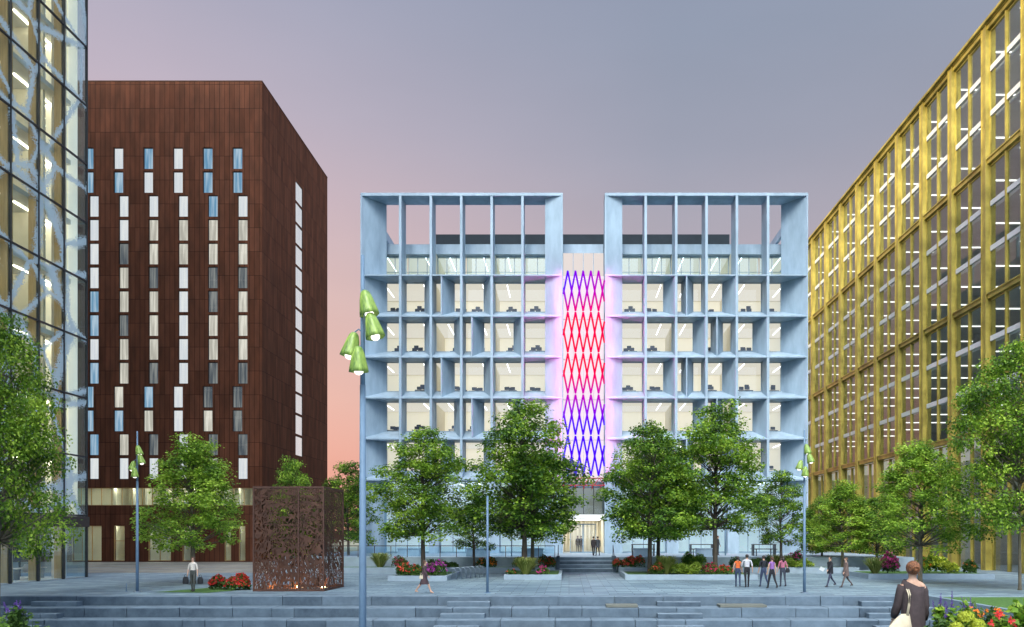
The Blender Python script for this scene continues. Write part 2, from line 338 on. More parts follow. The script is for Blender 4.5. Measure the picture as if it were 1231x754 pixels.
M['f_purple']=flowermat('purple',(.16,.08,.36)); M['f_magenta']=flowermat('magenta',(.42,.05,.34)); M['f_lime']=flowermat('lime',(.45,.5,.04)); M['f_coral']=flowermat('coral',(.75,.10,.06))
M['f_crimson']=flowermat('crimson',(.5,.02,.09))

# ------------------------------------------------------------------ world, sun, camera
w=bpy.data.worlds.new('World'); sc.world=w; w.use_nodes=True; nt=w.node_tree; nt.nodes.clear(); L=nt.links.new
def s2l(c): return tuple(((x/255)/12.92 if x/255<=.04045 else ((x/255+.055)/1.055)**2.4) for x in c)
out=N(nt,'ShaderNodeOutputWorld'); bg=N(nt,'ShaderNodeBackground'); L(bg.outputs[0],out.inputs[0])
tc=N(nt,'ShaderNodeTexCoord'); sp=N(nt,'ShaderNodeSeparateXYZ'); L(tc.outputs['Generated'],sp.inputs[0])
def skyramp(stops):
    r=N(nt,'ShaderNodeValToRGB'); e=r.color_ramp.elements
    e[0].position=stops[0][0]; e[0].color=c4(s2l(stops[0][1])); e[1].position=stops[-1][0]; e[1].color=c4(s2l(stops[-1][1]))
    for p,c in stops[1:-1]: x=e.new(p); x.color=c4(s2l(c))
    L(sp.outputs[2],r.inputs[0]); return r
west=skyramp([(0,(240,160,138)),(.08,(244,172,150)),(.17,(243,190,173)),(.29,(232,196,190)),(.39,(212,187,194)),(.47,(194,182,197)),(.58,(170,171,192)),(.75,(140,150,178)),(1,(120,135,170))])
east=skyramp([(0,(222,168,155)),(.12,(214,175,168)),(.25,(194,172,176)),(.36,(177,170,182)),(.45,(160,163,180)),(.55,(148,157,177)),(.75,(130,143,170)),(1,(120,135,170))])
mr=N(nt,'ShaderNodeMapRange'); mr.inputs['From Min'].default_value=-.42; mr.inputs['From Max'].default_value=.12; L(sp.outputs[0],mr.inputs[0])
mx=N(nt,'ShaderNodeMixRGB'); L(mr.outputs[0],mx.inputs[0]); L(west.outputs[0],mx.inputs[1]); L(east.outputs[0],mx.inputs[2])
# soft cloud mottling
cn=N(nt,'ShaderNodeTexNoise'); cn.inputs['Scale'].default_value=2.2; cn.inputs['Detail'].default_value=4; mp=N(nt,'ShaderNodeMapping'); mp.inputs['Scale'].default_value=(1,1,3)
L(tc.outputs['Generated'],mp.inputs[0]); L(mp.outputs[0],cn.inputs['Vector'])
cm=N(nt,'ShaderNodeMapRange'); cm.inputs['From Min'].default_value=.3; cm.inputs['From Max'].default_value=.7; cm.inputs['To Min'].default_value=.96; cm.inputs['To Max'].default_value=1.04; L(cn.outputs[0],cm.inputs[0])
mc=N(nt,'ShaderNodeMixRGB',blend_type='MULTIPLY'); mc.inputs[0].default_value=1; L(mx.outputs[0],mc.inputs[1]); L(cm.outputs[0],mc.inputs[2])
# the side of the sky opposite the sunset: brighter, clear blue
br=N(nt,'ShaderNodeMapRange',interpolation_type='SMOOTHSTEP'); br.inputs['From Min'].default_value=.15; br.inputs['From Max'].default_value=-.65; L(sp.outputs[1],br.inputs[0])
up=N(nt,'ShaderNodeMapRange',interpolation_type='SMOOTHSTEP'); up.inputs['From Min'].default_value=.62; up.inputs['From Max'].default_value=.85; L(sp.outputs[2],up.inputs[0])
mxx=N(nt,'ShaderNodeMath',operation='MAXIMUM'); L(br.outputs[0],mxx.inputs[0]); L(up.outputs[0],mxx.inputs[1])
mb_=N(nt,'ShaderNodeMixRGB'); mb_.inputs[2].default_value=(1.15,1.42,1.82,1); L(mxx.outputs[0],mb_.inputs[0]); L(mc.outputs[0],mb_.inputs[1])
# bright lobe added to the sky high behind the viewer, for directional light
vd=N(nt,'ShaderNodeVectorMath',operation='DOT_PRODUCT'); vd.inputs[1].default_value=Vector((-.14,-.68,.72)).normalized(); L(tc.outputs['Generated'],vd.inputs[0])
cl=N(nt,'ShaderNodeMath',operation='MAXIMUM'); cl.inputs[1].default_value=0; L(vd.outputs['Value'],cl.inputs[0])
pw=N(nt,'ShaderNodeMath',operation='POWER'); pw.inputs[1].default_value=26; L(cl.outputs[0],pw.inputs[0])
lc=N(nt,'ShaderNodeMixRGB',blend_type='MULTIPLY'); lc.inputs[0].default_value=1; lc.inputs[1].default_value=(23,23,21.5,1); L(pw.outputs[0],lc.inputs[2])
ad_=N(nt,'ShaderNodeMixRGB',blend_type='ADD'); ad_.inputs[0].default_value=1; L(mb_.outputs[0],ad_.inputs[1]); L(lc.outputs[0],ad_.inputs[2])
L(ad_.outputs[0],bg.inputs[0]); bg.inputs[1].default_value=1.0

sd=bpy.data.lights.new('sun','SUN'); sd.energy=5.0; sd.angle=R(4); sd.color=(1,.84,.58)
so=bpy.data.objects.new('sun',sd); COL.objects.link(so)
el=R(27); dirv=Vector((.8*math.cos(el),.6*math.cos(el),-math.sin(el)))
so.rotation_euler=dirv.to_track_quat('-Z','Y').to_euler(); so.location=(-60,-40,60)

cd=bpy.data.cameras.new('camera'); cam=bpy.data.objects.new('camera',cd); COL.objects.link(cam); sc.camera=cam
cam.location=(0,0,3); cam.rotation_euler=(R(90),0,0); cd.sensor_width=36; cd.lens=36*900/1231
cd.shift_x=-(684-615.5)/1231; cd.shift_y=(643-377)/1231; cd.clip_end=6000; cd.clip_start=.1
sc.render.resolution_x=1024; sc.render.resolution_y=627
sc.view_settings.view_transform='Standard'; sc.view_settings.look='None'; sc.view_settings.exposure=0; sc.view_settings.gamma=1
sc.render.engine='CYCLES'; cy=sc.cycles; cy.use_denoising=True; cy.max_bounces=7; cy.diffuse_bounces=4; cy.glossy_bounces=3; cy.transparent_max_bounces=24
cy.transmission_bounces=4; cy.sample_clamp_indirect=6; cy.caustics_reflective=False; cy.caustics_refractive=False

# ------------------------------------------------------------------ ground
def sheet(name,x0,x1,y0,y1,z,mat,label=None):
    m=MB(); m.add([(x0,y0,z),(x1,y0,z),(x1,y1,z),(x0,y1,z)],[(0,1,2,3)]); o=m.build(name,mat); tag(o,kind='structure'); return o
g=MB()
g.add([(-3000,36.6,-.02),(3000,36.6,-.02),(3000,4000,-.02),(-3000,4000,-.02)],[(0,1,2,3)])
g.add([(-3000,-500,-1.8),(3000,-500,-1.8),(3000,36.6,-1.8),(-3000,36.6,-1.8)],[(0,1,2,3)])
o=g.build('ground',M['ground']); tag(o,kind='structure')
g=MB(); g.box(-60,60,36.62,37,-2,-.004); g.add([(-60,36.62,0),(60,36.62,0),(60,130,0),(-60,130,0)],[(0,1,2,3)])
tag(g.build('plaza_pavement',M['pave']),kind='structure')
sheet('lower_pavement',-60,60,16,36.6,-1.796,M['pave'])
# buff paving by the brown building, granite bands
g=MB(); g.add([(-60,59,.004),(-23.5,59,.004),(-23.5,82.7,.004),(-60,82.7,.004)],[(0,1,2,3)]); tag(g.build('buff_pavement',M['pave_warm']),kind='structure')
g=MB()
for y,a in ((61,.5),(66.5,.7),(72,.5),(77,.4)):
    g.add([(-60,y,.008),(-24,y+3,.008),(-24,y+3+a,.008),(-60,y+a,.008)],[(0,1,2,3)])
tag(g.build('pavement_band',M['pave']),kind='structure')
# near terraces under the viewer
g=MB(); g.box(-40,15.9,-30,12,-1.79,1.0); g.box(-40,15.9,12,18,-1.79,.2); tag(g.build('near_terrace_ground',M['pave']),kind='structure')
# steps: tall seating tiers with half-height stair blocks
tiers=[(36.5,35.3,-.45),(35.3,34.2,-.90),(34.2,33.0,-1.35)]
rs=random.Random(3)
def blocks(m,x0,x1,y0,y1,z0,z1):
    x=x0
    while x<x1-.05:
        wdt=min(rs.uniform(1.0,3.4),x1-x)
        if x1-x-wdt<.6: wdt=x1-x
        jz=rs.uniform(-.006,.006); jy=rs.uniform(0,.05); ch=.02
        a,b=x+.014,x+wdt-.014
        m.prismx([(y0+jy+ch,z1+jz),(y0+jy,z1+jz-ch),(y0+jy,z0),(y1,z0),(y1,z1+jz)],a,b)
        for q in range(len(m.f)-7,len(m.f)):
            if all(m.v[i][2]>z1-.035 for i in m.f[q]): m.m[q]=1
        x+=wdt
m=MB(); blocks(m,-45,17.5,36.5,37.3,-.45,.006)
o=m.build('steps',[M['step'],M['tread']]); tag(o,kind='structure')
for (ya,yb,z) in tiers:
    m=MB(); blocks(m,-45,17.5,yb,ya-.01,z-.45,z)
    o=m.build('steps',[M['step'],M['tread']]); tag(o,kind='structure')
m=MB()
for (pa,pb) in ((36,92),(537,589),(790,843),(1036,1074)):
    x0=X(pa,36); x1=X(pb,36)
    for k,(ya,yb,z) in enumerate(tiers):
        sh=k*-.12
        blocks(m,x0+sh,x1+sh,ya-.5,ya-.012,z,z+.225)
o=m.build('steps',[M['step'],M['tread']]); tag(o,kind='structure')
def slab(px0,px1,y0,y1,z,label):
    o=MB(); o.box(X(px0,y0),X(px1,y0),y0,y1,z+.02,z+.12); o.box(X(px0,y0)+.1,X(px1,y0)-.1,y0+.06,y1-.06,z,z+.02)
    o=o.build('bench_slab',M['timber']); tag(o,label,'bench',group='timber seats on the stone tiers')
slab(729,767,35.4,36.3,-.45,'shorter timber seat slab on the stone tiers, in line with the left side of the right planter')
slab(866,922,35.4,36.3,-.45,'long timber seat slab on the stone tiers below the group of five walkers')
slab(609,664,33.3,34.1,-1.35,'low timber seat slab on the lowest visible stone tier')
# lawn on the right bank and its edging
g=MB(); g.box(17.6,60,-30,36.35,-1.79,-.03); tag(g.build('lawn',M['lawn']),kind='structure')
g=MB(); g.box(17.5,60,36.35,36.52,-1.79,.01); g.box(17.35,17.58,18,36.3,-1.79,.05); tag(g.build('lawn_kerb',M['kerb']),kind='structure')
g=MB(); g.add([(X(188,39.2),39.0,.012),(X(255,39),38.6,.012),(X(300,41),41.2,.012),(X(262,43),42.6,.012)],[(0,1,2,3)]); tag(g.build('lawn',M['lawn']),kind='structure')
# podium terrace
g=MB(); g.box(-24,-1.0,60.72,110,-.01,1.18); g.box(3.75,28,60.72,110,-.01,1.18); g.box(-1.0,3.75,61.6,110,-.01,1.18)
tag(g.build('terrace',M['terrace']),kind='structure')
g=MB()
for k in range(4):
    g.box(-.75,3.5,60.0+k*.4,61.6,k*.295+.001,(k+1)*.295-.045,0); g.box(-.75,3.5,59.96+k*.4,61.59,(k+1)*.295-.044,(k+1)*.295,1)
g.box(-1.0,-.75,59.6,61.6,0,1.3); g.box(3.5,3.75,59.6,61.6,0,1.3)
tag(g.build('steps',[M['step'],M['terrace']]),kind='structure')

# ------------------------------------------------------------------ main pale blue building
def main_building():
    Y0=73.; S=900/Y0
    def x(px): return (px-684)/S
    def z(py): return 3+(643-py)/S
    T=thing('office_building','pale blue concrete grid office with a glowing pink and blue lattice over its entrance','building',(x(702),Y0,1.18))
    off=Vector((-x(702),-Y0,-1.18))
    def bld(m,name,mat,parent=T,**k):
        m.v=[(a+off.x,b+off.y,c+off.z) for a,b,c in m.v]; return m.build(name,mat,parent,**k)
    lines=[z(p) for p in (576.2,526.9,477.6,428.4,379.2,330)]; top=z(231.8)
    FL=[433.3,481,517.8,554.4,591,628,676.6]; FR=[727,776.3,813,849.5,886,923.5,971.5]
    D=2.1
    # cell patterns bottom row -> top row (cells 1..4)
    PA='NTNF'; PB='NNTN'; PB2='FNTN'
    rowsL=[PA,'FNTN',PA,PB,PA]; rowsR=[PA,PB2,PA,PB2,PA]
    fin=.24
    win_cache={}
    def window(xa,xb,za,zb,y,name='window',mull=0,trans=()):
        wd=round(xb-xa,3); h=round(zb-za,3); key=(wd,h,mull,tuple(trans))
        if key not in win_cache:
            f=MB(); t=.05
            f.box(0,wd,0,.08,0,t); f.box(0,wd,0,.08,h-t,h); f.box(0,t,.003,.077,t,h-t); f.box(wd-t,wd,.003,.077,t,h-t)
            for i in range(mull):
                c=wd*(i+1)/(mull+1); f.box(c-.03,c+.03,.004,.076,t,h-t)
            for tz in trans: f.box(t,wd-t,.006,.074,tz-.04,tz+.04)
            p=MB(); p.box(t*.5,wd-t*.5,.035,.045,t*.5,h-t*.5)
            win_cache[key]=(f.mesh('window_frame',M['frame_blue']),p.mesh('pane',M['glass_pale'] if trans or mull>1 else M['glass']))
        a,b=win_cache[key]
        o=child(name,a,T,Vector((xa,y,za))+off); child('pane',b,o)
    strip=MB(); strip.box(-.03,.03,0,4.6,-.05,0); strip_me=strip.mesh('ceiling_light',M['strip'])
    for side,F,rows in ((0,FL,rowsL),(1,FR,rowsR)):
        xs=[x(p) for p in F]; xa,xb=xs[0],xs[-1]
        m=MB()
        # slabs with raked sills
        for i,zl in enumerate(lines):
            if i<5: m.prismx([(Y0,zl-.12),(Y0,zl),(Y0+D,zl+.94),(Y0+D,zl-.12)],xa,xb)
            else: m.box(xa,xb,Y0,Y0+3.5,zl-.12,zl)
        m.box(xa,xb,Y0,Y0+D,top-.28,top)
        bld(m,'floor_edge',M['facade'])
        # fins and splays
        m=MB()
        for i,zl in enumerate(lines[:5]):
            zt=lines[i+1]-.12
            for k in range(1,6):
                m.box(xs[k]-fin/2,xs[k]+fin/2,Y0+.02,Y0+D,zl,zt)
            for k,c in enumerate(rows[i],1):
                l,r=xs[k]+fin/2,xs[k+1]-fin/2
                if c=='N': m.prism([(r,Y0+.03),(r,Y0+D),(r-.85,Y0+D)],zl,zt)
                if c=='T': m.prism([(l+.85,Y0+.03),(l+.95,Y0+.03),(l+1.85,Y0+D),(l+.72,Y0+D)],zl,zt)
                za,zb=zl+.94,zt
                if c=='F': window(l,r,za,zb,Y0+D)
                if c=='N': window(l,r-.85,za,zb,Y0+D)
                if c=='T': window(l,l+.72,za,zb,Y0+D); window(l+1.85,r,za,zb,Y0+D)
            # end cells
            if side==0:
                window(xs[0]+2.05,xs[1]-fin/2,zl+.94,zt,Y0+D); window(xs[5]+fin/2,xs[6]-1.75,zl+.94,zt,Y0+D)
            else:
                window(xs[0]+1.75,xs[1]-fin/2,zl+.94,zt,Y0+D); window(xs[5]+fin/2,xs[6]-2.05,zl+.94,zt,Y0+D)
        for k in range(1,6): m.box(xs[k]-fin/2,xs[k]+fin/2,Y0+.02,Y0+D,lines[5],top-.28)
        zb0=1.18
        e0=xs[0]; e1=xs[-1]
        if side==0:
            m.prism([(e0,Y0-.005),(e0+.1,Y0-.005),(e0+2.05,Y0+D-.01),(e0,Y0+D-.01)],zb0,top-.01)
            m.prism([(e1,Y0-.005),(e1,Y0+D-.01),(e1-1.75,Y0+D-.01),(e1-1.75,Y0+.6),(e1-.12,Y0-.005)],zb0,top-.01)
        else:
            m.prism([(e1,Y0-.005),(e1-.1,Y0-.005),(e1-2.05,Y0+D-.01),(e1,Y0+D-.01)],zb0,top-.01)
            m.prism([(e0,Y0-.005),(e0,Y0+D-.01),(e0+1.75,Y0+D-.01),(e0+1.75,Y0+.6),(e0+.12,Y0-.005)],zb0,top-.01)
        bld(m,'grid_frame',M['facade'])
        # pillars at ground
        for (pa,pb) in (((515,527),(588,600)) if side==0 else ((802,816),(875,889))):
            p=MB(); p.box(x(pa),x(pb),Y0+.1,Y0+1.6,zb0,lines[0]-.12); bld(p,'pillar',M['facade'])
        # ground glazing between pillars
        cuts=[x(p) for p in ((458,515,588,655) if side==0 else (748,802,875,944))]
        wds=[x(p)-x(q) for p,q in ((527,515),(600,588))]
        edges=[(x(458),x(515)),(x(527),x(588)),(x(600),x(655))] if side==0 else [(x(748),x(802)),(x(816),x(875)),(x(889),x(944))]
        for a,b in edges: window(a,b,zb0+.02,lines[0]-.14,Y0+1.2,'shop_window',3,(3.3,))
        # top storey glazing, roof slab, rooms
        for k in range(6): window(xs[k]+.06,xs[k+1]-.06,lines[5]+.02,31.45,Y0+3.5,'terrace_window',2)
        m=MB(); m.box(xa+.05,xb-.05,Y0+2.9,Y0+26,31.45,32.45); bld(m,'roof',M['facade'])
        m=MB()
        for zl in lines: m.box(xa+.28,xb-.28,Y0+D+(1.4 if zl==lines[5] else .1),Y0+8.2,zl-.118,zl+.5 if zl!=lines[5] else zl-.01)
        q=MB(); q.box(xa+.28,xb-.28,Y0+8.2,Y0+8.5,lines[0],31.44); bld(q,'back_wall',M['glow_wall']); q=MB(); q.box(xa+.28,xb-.28,Y0+8.2,Y0+8.5,1.19,lines[0]-.13); bld(q,'back_wall',M['glow_wall_cool'])
        for k in range(1,6):
            if k in (2,4): m.box(xs[k]-.05,xs[k]+.05,Y0+D+.15,Y0+8.1,lines[0],31.4)
        bld(m,'room_interior',M['cream'])
        m=MB(); m.box(xa,xa+.27,Y0+D,Y0+26,1.185,31.44); m.box(xb-.27,xb,Y0+D,Y0+26,1.185,31.44); m.box(xa+.27,xb-.27,Y0+8.55,Y0+26,1.185,31.44)
        bld(m,'side_wall',M['facade'])
        for i in range(6):
            zc=(lines[i+1]-.12) if i<5 else 31.43
            for k in range(6):
                child('ceiling_light',strip_me,T,Vector(((xs[k]+xs[k+1])/2+ (.3 if k%2 else -.2),Y0+D+.5 if i<5 else Y0+3.8,zc-.022))+off, sc_=(1,.85,1))
        for i in range(6):
            zc=(lines[i+1]-.12) if i<5 else 31.43
            p=MB(); p.box(xa+.6,xb-.6,Y0+(2.4 if i<5 else 4.0),Y0+7.9,zc-.02,zc-.005); bld(p,'ceiling_glow',M['lumi'])
        p=MB(); p.box(xa+.6,xb-.6,Y0+2.4,Y0+7.9,lines[0]-.14,lines[0]-.125); bld(p,'ceiling_glow',emit('added_ceiling_glow_low',(.95,.97,1),.9))  # same added glow over the ground floor rooms
        for a,b in edges:
            for q in (.3,.7): child('ceiling_light',strip_me,T,Vector((a+(b-a)*q,Y0+2.6,lines[0]-.145))+off,sc_=(1.4,1,1))
        # side return of the roof frame
        m=MB(); xe=xa if side==0 else xb-.3
        m.box(xe,xe+.3,Y0+D,Y0+24,top-.9,top-.02)
        for q in (6.5,11,15.5,20,23.7): m.box(xe+.02,xe+.28,Y0+q,Y0+q+.3,32.45,top-.9)
        bld(m,'roof_frame',M['facade'])
    # plant screen
    m=MB(); m.box(x(524)*80/73,x(877)*80/73,80,94,32.46,35.1)
    for i in range(60): pass
    bld(m,'plant_screen',M['screen'])
    # slot
    xl,xr=x(676.6),x(727)
    m=MB(); m.box(xl+.01,xr-.01,Y0+2.9,Y0+26,31.45,32.45); m.box(xl+.01,xr-.01,Y0+2.2,Y0+2.6,lines[0]-.7,lines[0]-.1); bld(m,'entrance_header',M['facade'])
    m=MB(); m.box(xl+.02,xr-.02,Y0+1.5,Y0+1.55,lines[0]-.1,lines[5]+.35); bld(m,'luminous_wall',emit('luminous_glass',(1,.86,.96),.98))
    m=MB()
    for i in range(1,4): c=xl+(xr-xl)*i/4; m.box(c-.02,c+.02,Y0+1.44,Y0+1.5,lines[0],lines[5]+.3)
    for zl in lines: m.box(xl+.02,xr-.02,Y0+1.42,Y0+1.49,zl-.03,zl+.03)
    bld(m,'mullion_grid',srf('pink_white_mullion',(.7,.62,.68),.5))
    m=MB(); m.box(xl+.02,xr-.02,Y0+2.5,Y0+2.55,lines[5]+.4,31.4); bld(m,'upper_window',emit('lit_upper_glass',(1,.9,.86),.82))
    m=MB()
    for i in range(1,4): c=xl+(xr-xl)*i/4; m.box(c-.03,c+.03,Y0+2.44,Y0+2.5,lines[5]+.4,31.4)
    bld(m,'upper_mullion_grid',M['frame_blue'])
    # lattice of light tubes hung in front of the slot
    ym=Y0-.55; Sm=900/ym
    lz=[3+(643-p)/Sm for p in (573,523.4,473.8,424.2,374.6,325)]
    px0,pitch=681.0,9.25
    def col(t,u):
        blue=Vector((.07,.0,.95)); red=Vector((.95,.0,.07)); pur=Vector((.42,.0,.62))
        if t<.36: return blue.lerp(pur,max(0,(t-.26)/.1))
        if t<.5: return pur.lerp(red,(t-.36)/.14)
        if t<.78: return red
        k=min(1,(t-.78)/.14)*(1-.55*u); return red.lerp(blue,k)
    lat=bpy.data.materials.new('light_tube'); lat.use_nodes=True; n2=lat.node_tree; n2.nodes.clear(); o2=n2.nodes.new('ShaderNodeOutputMaterial'); e2=n2.nodes.new('ShaderNodeEmission')
    at=n2.nodes.new('ShaderNodeAttribute'); at.attribute_name='tube_colour'; n2.links.new(at.outputs['Color'],e2.inputs[0]); e2.inputs[1].default_value=1.15; n2.links.new(e2.outputs[0],o2.inputs[0])
    m=MB(); cols=[]
    xr_=(677.2-684)/Sm,(726.6-684)/Sm
    for i in range(5):
        za,zb=lz[i],lz[i+1]
        for k in range(-1,7):
            xt=(px0+2.2+pitch*k-684)/Sm-.05
            for sgn in (-1,1):
                xe=xt+sgn*pitch/Sm
                a=Vector((xt,ym+sgn*.04,zb-.06)); b=Vector((xe,ym+sgn*.04,za+.06))
                # clip to the slot width
                def clip(a,b):
                    lo,hi=xr_
                    t0,t1=0,1; dx=b.x-a.x
                    for lim,s_ in ((lo,1),(hi,-1)):
                        fa=(a.x-lim)*s_; fb=(b.x-lim)*s_
                        if fa<0 and fb<0: return None
                        if fa<0: t0=max(t0,fa/(fa-fb))
                        if fb<0: t1=min(t1,fa/(fa-fb))
                    if t1-t0<.08: return None
                    return a.lerp(b,t0),a.lerp(b,t1)
                c=clip(a,b)
                if not c: continue
                a,b=c; pts=[a.lerp(b,j/6) for j in range(7)]
                n0=len(m.v); m.tube(pts,.088,6)
                for j in range(7):
                    t=(pts[j].z-lz[0])/(lz[-1]-lz[0]); u=(pts[j].x-xr_[0])/(xr_[1]-xr_[0])
                    cols+= [tuple(col(t,u))+(1,)]*6
    me=m.mesh('x',lat)
    for v in me.vertices: v.co+=off
    ca=me.color_attributes.new('tube_colour','FLOAT_COLOR','POINT')
    ca.data.foreach_set('color',[q for c in cols for q in c])
    child('light_lattice',me,T)
    m=MB()
    for s_ in (xl-.02,xr-.04):
        for za in lz: m.box(s_,s_+.06,ym-.02,Y0+.3,za-.05,za+.05)
    bld(m,'lattice_bracket',M['facade'])
    spill_mat=emit('added_pink_spill',(1,.13,.50),160)  # hidden strips added to throw pink light onto the flanking fins
    for s_,sg in ((xl-.02,-1),(xr+.02,1)):
        m=MB(); m.box(s_-.04,s_+.04,ym-.03,ym-.01,lz[0],lz[-1]); m.box(s_-.01-sg*.02,s_+.01-sg*.02,ym-.01,ym+.09,lz[0],lz[-1]); bld(m,'spill_strip_cover',M['facade'])
        m=MB(); m.box(s_+sg*.0-.004,s_+sg*.0+.004,ym+.0,ym+.07,lz[0],lz[-1]); bld(m,'added_spill_strip',spill_mat)
    # red truss and glazed entrance
    m=MB(); zt=lz[0]-.15
    for i in range(8):
        a=xl+.05+(xr-xl-.1)*i/8; b=xl+.05+(xr-xl-.1)*(i+1)/8; q=(i%2)
        m.tube([(a,Y0-.5,zt if q else zt-.7),(b,Y0-.5,zt-.7 if q else zt)],.04,6)
    m.tube([(xl,Y0-.5,zt),(xr,Y0-.5,zt)],.05,6); m.tube([(xl,Y0-.5,zt-.7),(xr,Y0-.5,zt-.7)],.05,6)
    for i in range(5): c=xl+.4+i*.82; m.tube([(c,Y0-.5,zt-.7),(c,Y0-.3,zt-1.0)],.07,6)
    bld(m,'entrance_truss',srf('red_steel',(.5,.06,.07),.4,.1))
    m=MB(); m.box(xl,xr,Y0+.3,Y0+2,4.55,5.0); bld(m,'entrance_canopy',M['white'])
    m=MB(); m.box(xl+.05,xr-.05,Y0+1.2,Y0+1.22,5.0,lines[0]-.2); bld(m,'glass_screen',M['glass_dark'])
    m=MB()
    for i in range(5): c=xl+.05+(xr-xl-.1)*i/4; m.box(c-.03,c+.03,Y0+1.1,Y0+1.19,5.0,lines[0]-.2)
    m.box(xl,xr,Y0+1.08,Y0+1.18,4.98,5.06); bld(m,'screen_mullion',M['dark'])
    for a,b,nm in ((xl+.7,xl+2.0,1),(xl+2.0,xl+3.3,1)):
        d=MB(); d.box(a,a+.06,Y0+1.5,Y0+1.58,1.2,4.1); d.box(b-.06,b,Y0+1.5,Y0+1.58,1.2,4.1); d.box(a+.06,b-.06,Y0+1.5,Y0+1.58,4.0,4.1); d.box(a+.06,b-.06,Y0+1.5,Y0+1.58,1.2,1.3)
        dd=bld(d,'door',M['frame_blue']); p=MB(); p.box(a+.05,b-.05,Y0+1.53,Y0+1.54,1.25,4.05); p.v=[(q[0]+off.x,q[1]+off.y,q[2]+off.z) for q in p.v]; p.build('pane',M['glass'],dd)
    m=MB(); m.box(xl,xr,Y0+8.2,Y0+8.4,1.19,lines[0]); m.box(xl+.01,xl+.05,Y0+1.3,Y0+8.2,1.19,4.5); m.box(xr-.05,xr-.01,Y0+1.3,Y0+8.2,1.19,4.5); m.box(xl+.02,xr-.02,Y0+2,Y0+8.2,4.6,4.75)
    for i in range(9): c=xl+.2+i*.42; m.box(c,c+.16,Y0+7.9,Y0+8.18,1.2,4.6)
    bld(m,'lobby_wall',M['cream'])
    m=MB(); m.box(xl+.3,xr-.3,Y0+2.8,Y0+8,lines[0]-.16,lines[0]-.13); bld(m,'ceiling_glow',M['lumi']); m=MB(); m.box(xl+.06,xr-.06,Y0+5,Y0+5.1,4.8,lines[0]-.2); bld(m,'screen_fill_glow',M['glow_wall_grey'])  # glowing panels added to brighten the space behind the glass screen
    m=MB(); m.box(xl+.3,xr-.3,Y0+2.6,Y0+7,4.53,4.59); bld(m,'lobby_light',emit('lobby_light',(1,.95,.86),4.2))
    return T
MAINB=main_building()

# desks behind the windows
def office_desks():
    S=900/73.; 
    base=thing('office_desk','dark office desk with screens standing behind a lit window of the pale blue building','desk',(0,0,0),0,'desks behind the office windows')
    m=MB(); m.box(-.8,.8,-.35,.35,.70,.74); m.box(-.75,-.70,-.3,.3,0,.7); m.box(.7,.75,-.3,.3,0,.7); child('desk_top',m.mesh('desk_top',M['facade_dark']),base)
    m=MB(); m.box(-.5,.0,-.02,.02,.84,1.16); m.box(-.27,-.23,-.02,.02,.74,.9); m.box(.12,.6,-.02,.02,.82,1.12); m.box(.33,.37,-.02,.02,.74,.9); child('monitor',m.mesh('monitor',M['dark']),base)
    m=MB(); m.box(-.22,.22,.6,.68,.75,1.2); m.box(-.22,.22,.5,.9,.5,.56); m.tube([(0,.7,0),(0,.7,.5)],.03,6); child('chair_back',m.mesh('chair_back',M['dark']),base)
    lines=[8.42,12.42,16.41,20.41,24.40]
    rr=random.Random(5); first=True
    cells=[(458,479),(488,508),(541,553),(560,580),(598,626),(633,654),(750,767),(778,798),(850,870),(888,920),(926,944)]
    for zl in lines:
        for a,b in cells:
            if rr.random()<.12: continue
            loc=(((a+b)/2-684)/S+rr.uniform(-.3,.3),76.0+rr.uniform(0,.5),zl+.5); rz=rr.choice((0,math.pi))+rr.uniform(-.2,.2)
            if first: base.location=loc; base.rotation_euler.z=rz; first=False
            else: dup(base,loc,rz)
office_desks()

